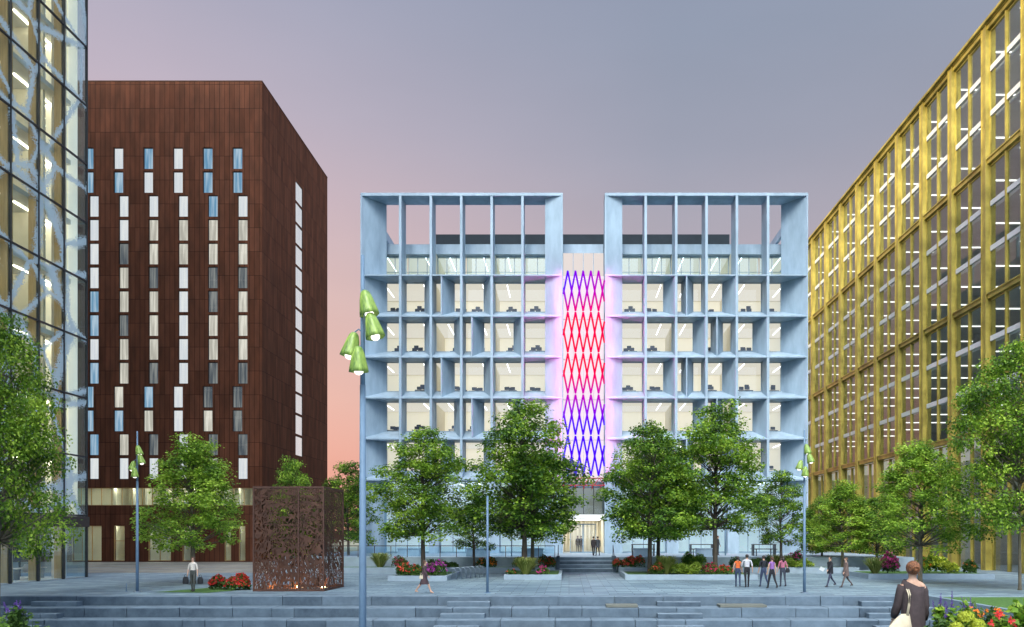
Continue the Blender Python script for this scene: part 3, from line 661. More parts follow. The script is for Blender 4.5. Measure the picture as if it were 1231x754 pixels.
# ------------------------------------------------------------------ brown building
def brown_building():
    Y0=82.8; S=900/Y0; x=lambda p:(p-684)/S; z=lambda p:3+(643-p)/S
    T=thing('apartment_tower','tall rust brown clad tower with staggered narrow lit windows','building',(-48,Y0,0)); off=Vector((48,-Y0,0))
    def bld(m,name,mat,parent=T): m.v=[(a+off.x,b+off.y,c) for a,b,c in m.v]; return m.build(name,mat,parent)
    xr=x(315); xl=-66.; top=z(98); Y1=105.2
    hs=[]; wins=[]
    hA=25.8/S
    for r in range(14):
        pt=177.3+28.7*r; zt=z(pt); zb=z(pt+25.8)
        o=0 if r in (0,1,10,11) else 6.2
        for k in range(-2,6):
            px=100.4+o+35.8*k
            if px<60: continue
            a=x(px); b=x(px+11.8); hs.append((a,b,zb,zt)); wins.append((a,b,zb,zt,r,k))
    rib=(x(105)-3,x(305),z(607.7),z(586.5)); hs.append(rib)
    gr=[(86,122),(136.5,150),(178,205.5),(219,234),(269.7,277.8),(287,295)]
    for a,b in gr: hs.append((x(a),x(b),.12,z(632)))
    m=MB(); holes(m,xl,xr-.0,0,top,hs,lambda q,a,b,c,d:q.box(a,b,Y0,Y0+.45,c,d))
    bld(m,'front_wall',M['corten_x'])
    # side wall
    sy0=900*(-xr)/ (684-356.7); sy1=900*(-xr)/(684-362.7)
    ya,yb=93.0,95.4; sh=[]
    for r in range(13):
        zt=47.0-2.64*r; sh.append((ya,yb,zt-2.42,zt))
    m=MB(); holes(m,Y0+.45,Y1,0,top,sh,lambda q,a,b,c,d:q.box(xr-.45,xr,a,b,c,d)); 
    bld(m,'side_wall',M['corten_y'])
    m=MB(); m.box(xl,xr-.45,Y0+.45,Y1,top-.4,top-.05); m.box(xl,xr-.45,Y1-.3,Y1,0,top-.45); m.box(xl,xl+.3,Y0+.46,Y1-.3,0,top-.45); bld(m,'roof',M['rust'])
    m=MB(); m.box(xl-.03,xr+.03,Y0-.03,Y0+.4,top,top+.1); m.box(xr-.4,xr+.03,Y0+.4,Y1,top,top+.1); bld(m,'parapet',M['rust'])
    # lit curtains: white, cream, blue painted as reflected sky, dim
    def curtain(name,c1,c2,st,sc_=9):
        mt,nt,out=newmat(name); L=nt.links.new; tc=N(nt,'ShaderNodeTexCoord'); oi=N(nt,'ShaderNodeObjectInfo')
        ad=N(nt,'ShaderNodeVectorMath',operation='ADD'); L(tc.outputs['Object'],ad.inputs[0]); L(oi.outputs['Random'],ad.inputs[1])
        mp=N(nt,'ShaderNodeMapping'); mp.inputs['Scale'].default_value=(1,1,.06); L(ad.outputs[0],mp.inputs[0])
        n=N(nt,'ShaderNodeTexNoise'); n.inputs['Scale'].default_value=sc_*.45; n.inputs['Detail'].default_value=3; L(mp.outputs[0],n.inputs['Vector'])
        r=N(nt,'ShaderNodeValToRGB'); e=r.color_ramp.elements; e[0].position=.38; e[1].position=.6; e[0].color=c4(c1); e[1].color=c4(c2); L(n.outputs[0],r.inputs[0])
        em=N(nt,'ShaderNodeEmission'); em.inputs[1].default_value=st; L(r.outputs[0],em.inputs[0]); L(em.outputs[0],out.inputs[0]); return mt
    cw=curtain('curtain_white',(.85,.86,.84),(1,.98,.9),.9); cc=curtain('curtain_cream',(.58,.53,.42),(1,.92,.74),.9)
    cb=curtain('painted_sky_reflection',(.20,.42,.60),(.62,.78,.86),.8); cd_=curtain('curtain_dim',(.13,.15,.16),(.42,.42,.37),.7)
    ww=11.8/S; hh=hA
    def wm(wd,h):
        f=MB(); t=.05; f.box(0,wd,0,.07,0,t); f.box(0,wd,0,.07,h-t,h); f.box(0,t,.003,.067,t,h-t); f.box(wd-t,wd,.003,.067,t,h-t)
        p=MB(); p.box(t*.6,wd-t*.6,.03,.04,t*.6,h-t*.6); c=MB(); c.box(.005,wd-.005,0,.02,.005,h-.005)
        return f,p,c
    f,p,c=wm(ww,hh); fm=f.mesh('window',M['dark']); pm=p.mesh('pane',M['glass']); 
    cms=[c.mesh('curtain',k) for k in (cw,cc,cb,cd_)]
    rr=random.Random(11)
    pat={0:[2,0,2,0,2,2],1:[2,2,0,0,2,2],2:[0,0,0,0,2,0],3:[0,0,1,1,1,1],4:[0,3,1,1,1,1],5:[0,1,3,0,3,3],6:[2,1,1,0,3,1],7:[2,3,1,0,1,1],8:[0,1,1,0,1,1],9:[2,1,3,0,3,3],10:[2,1,2,0,3,3],11:[2,2,1,0,1,3],12:[2,1,3,0,3,3],13:[0,0,0,0,1,0]}
    for a,b,zb,zt,r,k in wins:
        if k<0: continue
        o=child('window',fm,T,Vector((a,Y0+.12,zb))+off); child('pane',pm,o); child('curtain',cms[pat[r][k]],o,(0,.19,0))
    f,p,c=wm(yb-ya,2.42); rot=(0,0,R(90))
    fm2=f.mesh('window',M['dark']); pm2=p.mesh('pane',M['glass']); cm2=c.mesh('curtain',cw)
    for (a,b,zb,zt) in sh:
        o=child('window',fm2,T,Vector((xr-.02,a,zb))+off,rot); child('pane',pm2,o); child('curtain',cm2,o,(0,.075,0))
    # ribbon window and ground floor openings
    def opening(name,a,b,zb,zt,step,inner,depth=3.0,rail=None):
        f=MB(); t=.06; f.box(a,b,Y0+.1,Y0+.2,zb,zb+t); f.box(a,b,Y0+.1,Y0+.2,zt-t,zt); n=max(1,round((b-a)/step))
        for i in range(n+1): c=a+(b-a)*i/n; c=min(max(c,a+.03),b-.03); f.box(c-.03,c+.03,Y0+.103,Y0+.197,zb+t,zt-t)
        if rail: f.box(a+.03,b-.03,Y0+.11,Y0+.19,rail,rail+.05)
        o=bld(f,name,inner); q=MB(); q.box(a+.02,b-.02,Y0+.14,Y0+.15,zb+.02,zt-.02); q.v=[(v[0]+off.x,v[1]+off.y,v[2]) for v in q.v]; q.build('pane',M['glass_pale'],o)
    opening('ribbon_window',rib[0],rib[1],rib[2],rib[3],1.15,M['oak'])
    for i,(a,b) in enumerate(gr): opening('shop_window',x(a),x(b),.12,z(632),1.2,M['oak'],rail=2.3 if i==1 else None)
    m=MB()
    for zb,zt in ((.1,z(630)),(rib[2]-.1,rib[3]+.15)):
        m.box(xl+.5,xr-.6,Y0+4,Y0+4.2,zb,zt); m.box(xl+.5,xr-.6,Y0+.5,Y0+4,zt,zt+.15); m.box(xl+.5,xr-.6,Y0+.5,Y0+4,zb-.1,zb)
        for px in (128,150,166,192,212,226,246,262,281,299): c=x(px); m.box(c-.12,c+.12,Y0+1.6,Y0+4,zb,zt)
    bld(m,'lobby_wall',M['cream'])
    for zt in (z(630),rib[3]+.15):
        for i in range(10):
            l=MB(); c=xr-1.5-i*2.2; l.box(c-.5,c+.5,Y0+1.2,Y0+1.5,zt-.06,zt-.01); bld(l,'ceiling_light',emit('lobby_strip',(1,.86,.6),34) if i==0 and zt==z(630) else bpy.data.materials['lobby_strip'])
brown_building()

# ------------------------------------------------------------------ gold building
def gold_building():
    XF=35.3; T=thing('office_building','long gold framed office with tall grouped windows and white spandrels','building',(XF,80,0)); off=Vector((-XF,-80,0))
    def bld(m,name,mat,parent=T): m.v=[(a+off.x,b+off.y,c) for a,b,c in m.v]; return m.build(name,mat,parent)
    pitch=5.6; ys=[46.55+pitch*i for i in range(14)]; roof=46.; G=[12.,23.33,34.67,46.]; st=11.333/3
    cm=MB(); cm.box(-.20,.6,-.37,.37,0,roof-.02); cm.box(-.26,-.20,-.37,-.31,0,roof-.02); cm.box(-.26,-.20,.31,.37,0,roof-.02); cme=cm.mesh('column',M['gold'])
    for y in ys: child('column',cme,T,Vector((XF,y,0))+off)
    for gz in G:
        m=MB()
        for i in range(13):
            m.box(XF-.12,XF+.5,ys[i]+.37,ys[i+1]-.37,gz-.5,gz-.03); m.box(XF-.22,XF-.12,ys[i]+.37,ys[i+1]-.37,gz-.14,gz-.03)
        bld(m,'beam',M['gold'])
    m=MB(); m.box(XF-.42,XF+1.2,ys[0]-.6,ys[-1]+.6,roof,roof+.22); bld(m,'roof_edge',M['gold'])
    # window units, one per bay and three-storey group
    L_=pitch-.74
    def unit(h,nb,tall=False):
        f=MB(); f.box(.0,.14,0,.1,0,h); f.box(.0,.14,L_-.1,L_,0,h); f.box(-.12,.16,L_/2-.07,L_/2+.07,0,h); f.box(.002,.138,.1,L_/2-.09,h-.1,h); f.box(.002,.138,L_/2+.09,L_-.1,h-.1,h)
        s=MB()
        s.box(-.03,.12,.101,L_-.101,-.30,.14)
        p=MB(); p.box(.06,.075,.05,L_-.05,0.01,h-.02)
        return f.mesh('window',M['gold']),s.mesh('spandrel',M['whiteband']) if nb>1 else None,p.mesh('pane',M['glass_dark'])
    u=unit(11.333-.6,3); u0=unit(11.3,3)
    for gi in range(3):
        for i in range(13):
            o=child('window',u[0],T,Vector((XF+.10,ys[i]+.37,G[gi]-.0))+off); child('spandrel',u[1],o,(0,0,st)); child('spandrel',u[1],o,(0,0,2*st)); child('pane',u[2],o)
    ug=unit(11.38,1)
    for i in range(13):
        o=child('shop_window',ug[0],T,Vector((XF+.30,ys[i]+.37,.01))+off); child('pane',ug[2],o)
    # slabs, back wall
    m=MB()
    for k in range(10):
        zz=12+k*st; m.box(XF+.65,XF+12,ys[0],ys[-1],zz-.32,zz-.02)
    m.box(XF+.8,XF+12,ys[0],ys[-1],4.9,5.1)
    bld(m,'floor_slab',M['ceiling'])
    q=MB(); q.box(XF+12,XF+12.3,ys[0]-.5,ys[-1]+.5,0,roof-.02); bld(q,'back_wall',M['glow_wall_grey']); m=MB(); m.box(XF+.9,XF+12,ys[0]-.5,ys[0]-.2,0,roof-.02); m.box(XF+.9,XF+12,ys[-1]+.2,ys[-1]+.5,0,roof-.02)
    for i in range(2,13,3): m.box(XF+5,XF+12,ys[i]-.1,ys[i]+.1,0,roof-.5)
    bld(m,'room_interior',srf('grey_partition',(.45,.45,.43),.8))
    m=MB(); m.box(-2.6,2.6,-.07,.07,-.06,0); sm=m.mesh('ceiling_light',M['strip2'])
    for k in range(1,10):
        for i in range(1,12): child('ceiling_light',sm,T,Vector((XF+3.8,ys[i]+2.8,12+k*st-.33))+off)
    for zz in (4.86,11.6):
        m=MB(); m.box(XF+1.2,XF+11.5,ys[0]+.5,ys[-1]-.5,zz,zz+.02); bld(m,'ceiling_glow',emit('lobby_ceiling_%d'%zz,(1,.93,.82),.55))
    m=MB(); m.box(XF+.9,XF+12,ys[0],ys[-1],.0,.02); bld(m,'lobby_floor',M['terrace'])
gold_building()

# ------------------------------------------------------------------ left glass building
def glass_building():
    XF=-34.2; T=thing('office_building','glass office block with white vein pattern on its panes and oak columns','building',(XF,40,0)); off=Vector((-XF,-40,0))
    def bld(m,name,mat,parent=T): m.v=[(a+off.x,b+off.y,c) for a,b,c in m.v]; return m.build(name,mat,parent)
    Y1=53.1; ys=[Y1-2.42*i for i in range(9)]; f0=4.3; st=4.15; nf=11
    zs=[f0+st*i for i in range(nf+1)]
    h=st-.0; wd=2.42
    p=MB(); p.box(-.012,.0,.03,wd-.03,.12,h-.03); pm=p.mesh('glass_panel',M['frit'])
    for i in range(8):
        for k in range(nf):
            if i>4 and k>8: continue
            child('glass_panel',pm,T,Vector((XF,ys[i+1],zs[k]))+off)
    # mullions and transoms
    for y in ys:
        m=MB(); m.box(XF-.1,XF+.06,y-.04,y+.04,0,zs[-1]); bld(m,'mullion',M['dark'])
    for zz in zs:
        m=MB()
        for i in range(8): m.box(XF-.08,XF+.05,ys[i+1]+.04,ys[i]-.04,zz-.0,zz+.11)
        bld(m,'transom',M['dark'])
    # end face glass
    m=MB(); m.box(-44,XF-.1,Y1-.012,Y1,.05,zs[-1]); bld(m,'end_glass',M['glass_pale'])
    m=MB()
    for zz in zs: m.box(-44,XF-.1,Y1+.001,Y1+.08,zz,zz+.1)
    for xx in (-36.6,-39,-41.5,-44): m.box(xx-.04,xx+.04,Y1+.002,Y1+.1,0,zs[-1])
    bld(m,'end_mullion',M['dark'])
    m=MB(); m.box(XF-.35,XF+.12,ys[-1],Y1+.12,f0-.75,f0-.02); m.box(-44,XF-.35,Y1-.2,Y1+.12,f0-.75,f0-.02); bld(m,'canopy_band',srf('bronze_band',(.06,.05,.045),.5,.3))
    for i in range(1,9):
        c=MB(); c.box(XF-.62,XF-.14,ys[i]-.05,ys[i]+.40,0,zs[-1]); bld(c,'column',M['oak'])
    for y in (50.6,46.2,42.0):
        c=MB(); c.box(-39.6,-39.1,y-.25,y+.25,0,zs[-1]); bld(c,'column',M['oak'])
    m=MB()
    for zz in zs: m.box(-60,XF-.66,33,Y1-.25,zz-.35,zz-.02)
    bld(m,'floor_slab',M['ceiling'])
    m=MB(); q=MB(); q.box(-41.3,-41,33,Y1-3.3,0.01,zs[-1]); q.box(-36.6,-35.05,Y1-.75,Y1-.65,f0,zs[-1]); bld(q,'back_wall',M['glow_wall']); q=MB(); q.box(-35.04,-34.42,Y1-.72,Y1-.66,f0,zs[-1]); bld(q,'corner_reflection_panel',M['glow_wall_cool']); m.box(XF-5,XF-1.2,Y1-2.7,Y1-2.5,f0,zs[-1]); m.box(-37.3,-37.1,Y1-2.45,Y1-.35,f0,zs[-1]); m.box(-60,-34.3,32.9,33,0,zs[-1])  # pale glowing panel at the corner imitates a reflection in the glass
    bld(m,'room_interior',M['cream'])
    c=MB(); c.box(XF-1.2,XF-.5,Y1-1.9,Y1-1.4,0,zs[-1]); bld(c,'white_pier',M['white'])
    m=MB(); m.box(-44,XF-.1,33,Y1-.1,.01,.05); bld(m,'lobby_floor',M['white'])
    g=MB(); g.box(XF-.06,XF-.05,33,Y1,.05,f0-.8); bld(g,'shopfront_glass',M['glass_pale'])
    s=MB(); s.box(-.06,.06,-.95,.95,-.06,0); sm=s.mesh('ceiling_light',M['strip3'])
    for k in range(nf+1):
        for i in range(5):
            for dx in (1.9,4.2): child('ceiling_light',sm,T,Vector((XF-dx,ys[i+1]+1.3,zs[k]-.36))+off)
    s=MB(); s.box(-1.2,1.2,-.06,.06,-.06,0); sm=s.mesh('ceiling_light',M['strip3'])
    for k in range(nf+1): child('ceiling_light',sm,T,Vector((XF-2.4,Y1-.8,zs[k]-.36))+off)
    # unseen rest of the block, height and reach chosen for the shadow it casts
    m=MB(); m.box(-120,-34.0,-60,33-.1,0,79); m.box(-120,-44.4,33,Y1-.3,0,zs[-1]); m.box(-120,-34.25,33-.1,Y1-.1,zs[-1]+.12,79); bld(m,'unseen_shade_mass',srf('blue_glass_wall',(.16,.22,.27),.25,0,.2,.2))
glass_building()

def desk_set(x,y,rz,label):
    t=thing('meeting_table',label,'table',(x,y,.05),rz)
    m=MB(); m.box(-1.3,1.3,-.5,.5,.70,.745); child('table_top',m.mesh('table_top',M['white']),t)
    for a in (-1.15,1.15):
        m=MB(); m.box(a-.03,a+.03,-.4,.4,0,.70); child('leg',m.mesh('leg',M['steel']),t)
    return t
def office_chair(x,y,rz,label,mat):
    t=thing('office_chair',label,'chair',(x,y,.05),rz,'chairs inside the glass building')
    m=MB(); m.box(-.24,.24,-.24,.24,.44,.50); child('seat',m.mesh('seat',mat),t)
    m=MB(); m.tube([(0,.24,.5),(0,.28,.75),(0,.27,1.0)],[.23,.25,.2],12,flat=.15); child('backrest',m.mesh('backrest',mat,True),t)
    m=MB(); m.tube([(0,0,.08),(0,0,.44)],.03,8)
    for k in range(5): a=k*1.257; m.tube([(0,0,.1),(.28*math.cos(a),.28*math.sin(a),.03)],.025,6)
    child('base',m.mesh('base',M['steel']),t)
desk_set(-36.3,47.3,R(90),'long white meeting table with a dark screen on it inside the glass building')
desk_set(-36.4,50.2,R(90),'short run of white table beside a pale chair at the glass corner')
office_chair(-35.6,47.0,R(80),'pale office chair at the long white meeting table',M['white'])
office_chair(-35.6,49.6,R(100),'pale office chair nearer the glass corner',M['white'])
m=MB(); m.box(-.25,.25,-.02,.02,.1,.42); m.box(-.03,.03,-.02,.02,0,.1); m.box(-.12,.12,-.08,.08,-.0,.015); o=m.build('computer_screen',M['dark'],loc=(-36.1,47.2,.796)); o.rotation_euler.z=R(75); tag(o,'dark computer screen standing on the white meeting table','screen')

# ------------------------------------------------------------------ corten cube
def cube():
    x0,x1=X(305,39.7),X(389,39.7); y0,y1=39.7,43.1; h=5.58
    T=thing('sculpture_pavilion','rust brown steel box with leaf shaped cut-outs lit from within','pavilion',((x0+x1)/2,y0,0)); ox,oy=-(x0+x1)/2,-y0
    def bld(m,name,mat): m.v=[(a+ox,b+oy,c) for a,b,c in m.v]; return m.build(name,mat,T)
    xm=X(359,39.7)
    def panel(a,b):   # a,b plan points
        m=MB(); m.add([(a[0],a[1],.1),(b[0],b[1],.1),(b[0],b[1],h-.1),(a[0],a[1],h-.1)],[(0,1,2,3)]); return bld(m,'perforated_panel',M['perf'])
    e=.04
    for a,b in (((x0,y0),(xm,y0)),((xm,y0),(x1,y0)),((x1,y0),(x1,y1)),((x0,y1),(x1,y1)),((x0,y0),(x0,y1)),((x0+.35,y0+.4),(x1-.35,y0+.4)),((x1-.4,y0+.35),(x1-.4,y1-.35))): panel(a,b)
    m=MB()
    for (a,b) in ((x0,y0),(x1,y0),(x1,y1),(x0,y1),(xm,y0)): m.box(a-e,a+e,b-e,b+e,0,h)
    for zz in (0.0,h-.12):
        m.box(x0+e,xm-e,y0-.03,y0+.03,zz,zz+.11); m.box(xm+e,x1-e,y0-.03,y0+.03,zz,zz+.11); m.box(x0+e,x1-e,y1-.03,y1+.03,zz,zz+.11); m.box(x0-.03,x0+.03,y0+e,y1-e,zz,zz+.11); m.box(x1-.03,x1+.03,y0+e,y1-e,zz,zz+.11)
    bld(m,'corner_frame',M['rust'])
    li=emit('uplight_glow',(1,.5,.18),110)
    for (a,b) in ((x0+.7,y0+.15),(x0+1.9,y0+.15),(x0+1.3,y1-.4),(x0+2.7,y1-.4),(x1-.15,y0+1.5)):
        m=MB(); m.lathe([(0.001,.06),(.11,.06),(.12,0)],12,M=Matrix.Translation((a,b,0))); bld(m,'uplight',li)
cube()

# ------------------------------------------------------------------ street lamps
def lamp_proto():
    T=thing('street_lamp','x','street lamp',(0,0,0),0,'lamp posts with green bell shades')
    m=MB(); m.tube([(0,0,0),(0,0,2.5),(0,0,5.8)],[.075,.07,.055],14); m.tube([(0,0,5.8),(0,0,8.4)],[.05,.035],12); m.tube([(0,0,8.4),(0,0,8.41)],[.035,.01],12)
    child('pole',m.mesh('pole',M['pole'],True),T)
    m=MB(); m.lathe([(.001,.05),(.2,.05),(.2,0)],20); child('base_plate',m.mesh('base_plate',M['steel']),T)
    shade=srf('green_shade',(.10,.25,.045),.4,0,.5,5,col2=(.26,.36,.07),stretch=(3,3,.6))
    mb=MB()
    def wob(a,z): return 1+.045*math.cos(a*6+z*3)
    mb.lathe([(.012,.50),(.055,.49),(.095,.44),(.13,.33),(.155,.2),(.18,.08),(.19,0),(.178,.0),(.16,.1),(.12,.3),(.08,.42),(.001,.46)],24,wob=wob)
    sm=mb.mesh('lamp_shade',shade,True)
    mb=MB()
    mb.lathe([(.001,.06),(.07,.05),(.09,0),(.085,-.035),(.05,-.07),(.001,-.08)],14); bm_=mb.mesh('bulb',emit('lamp_bulb',(1,.97,.86),2.2),True)
    # heads: (dx, z of mouth, tilt)
    for dx,dy,zm,ti,br in ((.17,-.12,7.37-.2,12,.05),(.31,-.2,6.9-.2,14,.1),(-.27,.0,6.57-.2,-13,-.05),(-.0,-.28,6.2-.2,0,0)):
        o=child('lamp_shade',sm,T,(dx,dy,zm),(R(6) if dx==0 else 0,R(-ti),0)); child('bulb',bm_,o,(0,0,.02))
        m=MB(); tp=Vector((dx,dy,zm))+Vector((-math.sin(R(ti))*.5,0,.49)); m.tube([tp,(tp.x*.5,tp.y*.5,tp.z+.06),(0,0,tp.z-.02)],.014,6); child('lamp_arm',m.mesh('lamp_arm',M['pole']),T)
    return T
lp=lamp_proto(); lp.location=(X(436,15),15,.2); lp['label']='tall blue grey lamp post with four green bell shades, largest and nearest of the three'
dup(lp,(X(165,39.1),39.1,0),R(8),'lamp post with green shades in front of the rust brown tower')
dup(lp,(X(967,38.6),38.6,0),R(-10),'lamp post with green shades at the right corner of the pale blue building')
def post(px,py,h,r,label,base=0,n='lamp_pole'):
    d=900*(3-base)/(py-643); m=MB(); m.tube([(0,0,0),(0,0,h)],[r,r*.8],10); m.lathe([(.001,.03),(r*2.2,.03),(r*2.2,0)],14)
    o=m.build(n,M['pole'],loc=(X(px,d),d,base),smooth=True); tag(o,label,'pole'); return o
post(586,713,5.0,.07,'slender blue grey pole standing by the bicycle rack')
post(615,686,4.6,.06,'thin grey pole behind the ornamental grass planter left of the entrance steps')
post(872,684,5.2,.06,'thin grey pole behind the right planter near the fourth large tree')
post(152,711,.42,.025,'short thin post sticking up from the paving by the left lamp',n='bollard')

# ------------------------------------------------------------------ trees
def rand_unit(r):
    while True:
        v=Vector((r.uniform(-1,1),r.uniform(-1,1),r.uniform(-1,1)))
        if .05<v.length<1: return v.normalized()
def leafquad(m,p,n,size,r,mi=0):
    u=n.cross(rand_unit(r))
    if u.length<.05: u=n.orthogonal()
    u.normalize(); v=n.cross(u)
    l=size; wd=size*.38
    a=p; b=p+u*l*.45+v*wd; c=p+u*l-n*size*.18; d=p+u*l*.45-v*wd
    m.add([a,b,c,d],[(0,1,2,3)],mi)
def tree_meshes(seed,nclump,perclump,leaf,mat,bark,lobes=6,trunk_h=.30,low=.27,trunk_r=.13,full=1.0):
    """tree of height 10, crown about 6 wide"""
    r=random.Random(seed); tr=MB(); lf=MB()
    H=10.; base=H*low
    lean=[Vector((0,0,0)),Vector((r.uniform(-.06,.06),r.uniform(-.06,.06),H*trunk_h)),Vector((r.uniform(-.2,.2),r.uniform(-.2,.2),H*.55)),Vector((r.uniform(-.3,.3),r.uniform(-.3,.3),H*.78)),Vector((r.uniform(-.3,.3),r.uniform(-.3,.3),H*.93))]
    tr.tube([lean[0]+Vector((0,0,-.1)),lean[0]+Vector((0,0,.25)),lean[1],lean[2],lean[3],lean[4]],[trunk_r*1.5,trunk_r,trunk_r*.8,trunk_r*.52,trunk_r*.28,.015],9)
    def trunk_at(z):
        for i in range(4):
            if lean[i].z<=z<=lean[i+1].z: return lean[i].lerp(lean[i+1],(z-lean[i].z)/(lean[i+1].z-lean[i].z))
        return lean[4]
    lob=[(r.uniform(0,6.283),r.uniform(.1,.95),r.uniform(.6,1.0)) for _ in range(lobes)]
    clumps=[]
    tries=0
    while len(clumps)<nclump and tries<8000:
        tries+=1
        t=r.random()**.9; a=r.uniform(0,6.283)
        prof=math.sin(math.pi*min(1,(t*.74+.20)))**.6*(1-.36*t)*1.16
        amp=.74
        for (la,lt,ls) in lob:
            da=abs((a-la+math.pi)%(2*math.pi)-math.pi); amp+= .36*ls*math.exp(-(da/.55)**2-((t-lt)/.2)**2)
        rad=3.0*prof*min(amp,1.15)
        q=r.random()**.45
        if q<.35 and r.random()<.6: continue
        p=Vector((math.cos(a)*rad*q,math.sin(a)*rad*q,base+(H-.35-base)*t+ r.uniform(-.15,.15)-.35*q*(1-t)))
        if any((p-c).length<.42 for c,_ in clumps): continue
        clumps.append((p,r.uniform(.3,.66)))
    for p,cr in clumps:
        t0=trunk_at(max(H*.26,p.z-.9-.35*math.hypot(p.x,p.y)))
        if r.random()<.75:
            mid=t0.lerp(p,.5)+Vector((r.uniform(-.15,.15),r.uniform(-.15,.15),-.05)); L0=(p-t0).length
            tr.tube([t0,mid,p],[.012+.011*L0,.010+.005*L0,.006],5)
        n=int(perclump*(cr/.55)**2*full)
        for _ in range(n):
            v=rand_unit(r); rr=cr*(r.random()**.4)
            q=p+Vector((v.x*rr*1.25,v.y*rr*1.25,v.z*rr*.72))
            nn=(v*.6+Vector((0,0,.75))+rand_unit(r)*.7).normalized()
            leafquad(lf,q,nn,leaf*r.uniform(.65,1.25),r)
        for _ in range(int(n*.10)):   # stray sprays off the clump
            v=rand_unit(r); q=p+v*cr*r.uniform(1.1,1.65); q.z=p.z+v.z*cr*.8
            leafquad(lf,q,(rand_unit(r)+Vector((0,0,.6))).normalized(),leaf*r.uniform(.6,1),r)
    return tr.mesh('trunk',bark,True),lf.mesh('crown',mat)
TM=[tree_meshes(21,155,135,.16,M['leaf'],M['bark']),
    tree_meshes(35,170,140,.16,M['leaf_dark'],M['bark'],8),
    tree_meshes(48,145,135,.16,M['leaf_light'],M['bark_pale'],5),
    tree_meshes(60,100,115,.19,M['leaf_dark'],M['bark'],5),
    tree_meshes(77,190,190,.125,M['leaf'],M['bark_pale'],8,trunk_r=.07)]
def tree(v,x,y,z,h,wd,rz,label,group=None,low=None):
    t=thing('tree',label,'tree',(x,y,z),rz,group)
    a,b=TM[v]; s=(wd/6.0,wd/6.0,h/10.)
    child('trunk',a,t,sc_=s); child('crown',b,t,sc_=s); return t
def treepx(v,px,d,pytop,wpx,z,label,rz=0,**k):
    wpx*=1.17 if v<4 else .95
    s=900/d; h=Z(pytop,d)-z; return tree(v,X(px,d),d,z,h,wpx/s,rz,label,**k)
treepx(0,509,51,511,112,.3,'leafy tree in the planter behind the woman walking in a brown dress',1.0)
treepx(1,631,53,478,132,.3,'largest dark green tree, just left of the entrance steps',2.2)
treepx(2,640,57.5,540,95,.4,'lighter tree half hidden behind the tree left of the entrance steps',.4)
treepx(3,570,58.5,592,56,.45,'small tree on the terrace bed between two large trees, left of the entrance',.9)
treepx(1,781,52.5,505,112,.3,'broad tree with dark trunk in the planter right of the entrance',4.1)
treepx(0,791,57.5,522,96,.4,'tree directly behind the broad tree right of the entrance',2.9)
treepx(0,860,52.5,482,118,.3,'tallest bright green tree behind the right planter',5.4)
treepx(3,939,58,566,72,.45,'dark dense tree standing right of the tallest bright green tree',1.3)
treepx(2,1106,46,528,112,.0,'light green tree before the gold building, above the woman in brown',.2)
treepx(2,1013,60,578,78,.0,'rounded middle tree of the small row before the gold building',3.3)
treepx(3,988,64,600,62,.0,'leftmost small tree of the row before the gold building',2.0)
treepx(3,1054,59,598,74,.0,'darker small tree behind the light green one, before the gold building',5.0)
treepx(2,232,46,524,112,.0,'light green tree in front of the rust brown tower',3.6)
treepx(3,419,66,555,70,.0,'dark tree seen in the gap between rust tower and pale blue building',.6)
treepx(3,398,90,575,44,.0,'distant tree in the gap behind the rust steel box',2.6)
treepx(0,440,95,570,60,.0,'distant tree behind the left corner of the pale blue building',4.6)
t=treepx(4,1226,40.5,408,168,.0,'large tree at the right edge of the picture, leaves overlapping the gold building',1.7)
t=treepx(4,-2,33,372,166,-.9,'large leafy tree at the left edge before the glass building',.9)
# young tree inside the rusted box
t=tree(0,X(352,41.3),41.3,0,7.35,3.1,2.4,'young tree whose top rises out of the rust steel box')

# ------------------------------------------------------------------ planting
def bush(name,label,x,y,z,rx,ry,h,mat,n,leaf,flower=None,nf=0,fs=.08,cat='bush',group=None,seed=None,top=True):
    r=random.Random(seed if seed is not None else int(x*100+y*37)); m=MB()
    lumps=[(r.uniform(-.75,.75)*rx,r.uniform(-.75,.75)*ry,r.uniform(.65,1.0)*h) for _ in range(max(3,int(rx*ry*8)))]
    def surf():
        lx,ly,lh=r.choice(lumps); a=r.uniform(0,6.283); q=r.random()**.5; rad=min(rx,ry,.45)*1.0
        px=lx+math.cos(a)*q*rad; py=ly+math.sin(a)*q*rad; zz=lh*(1-.55*q*q); return px,py,zz
    for i in range(n):
        px,py,zz=surf(); pz=zz*(1-.8*r.random()**2.2)
        v=rand_unit(r); leafquad(m,Vector((px,py,max(.02,pz))),(v*.8+Vector((0,-.2,.7))).normalized(),leaf*r.uniform(.6,1.3),r)
    t=thing(name,label,cat,(x,y,z),0,group)
    child('foliage',m.mesh('foliage',mat),t)
    if flower:
        f=MB()
        for i in range(nf):
            px,py,zz=surf(); c=Vector((px,py,zz*r.uniform(.72,1.08)))
            s=fs*r.uniform(.6,1.2)
            for k in range(6): leafquad(f,c,(rand_unit(r)+Vector((0,-.4,.5))).normalized(),s,r)
        child('blossoms',f.mesh('blossoms',flower),t)
    return t
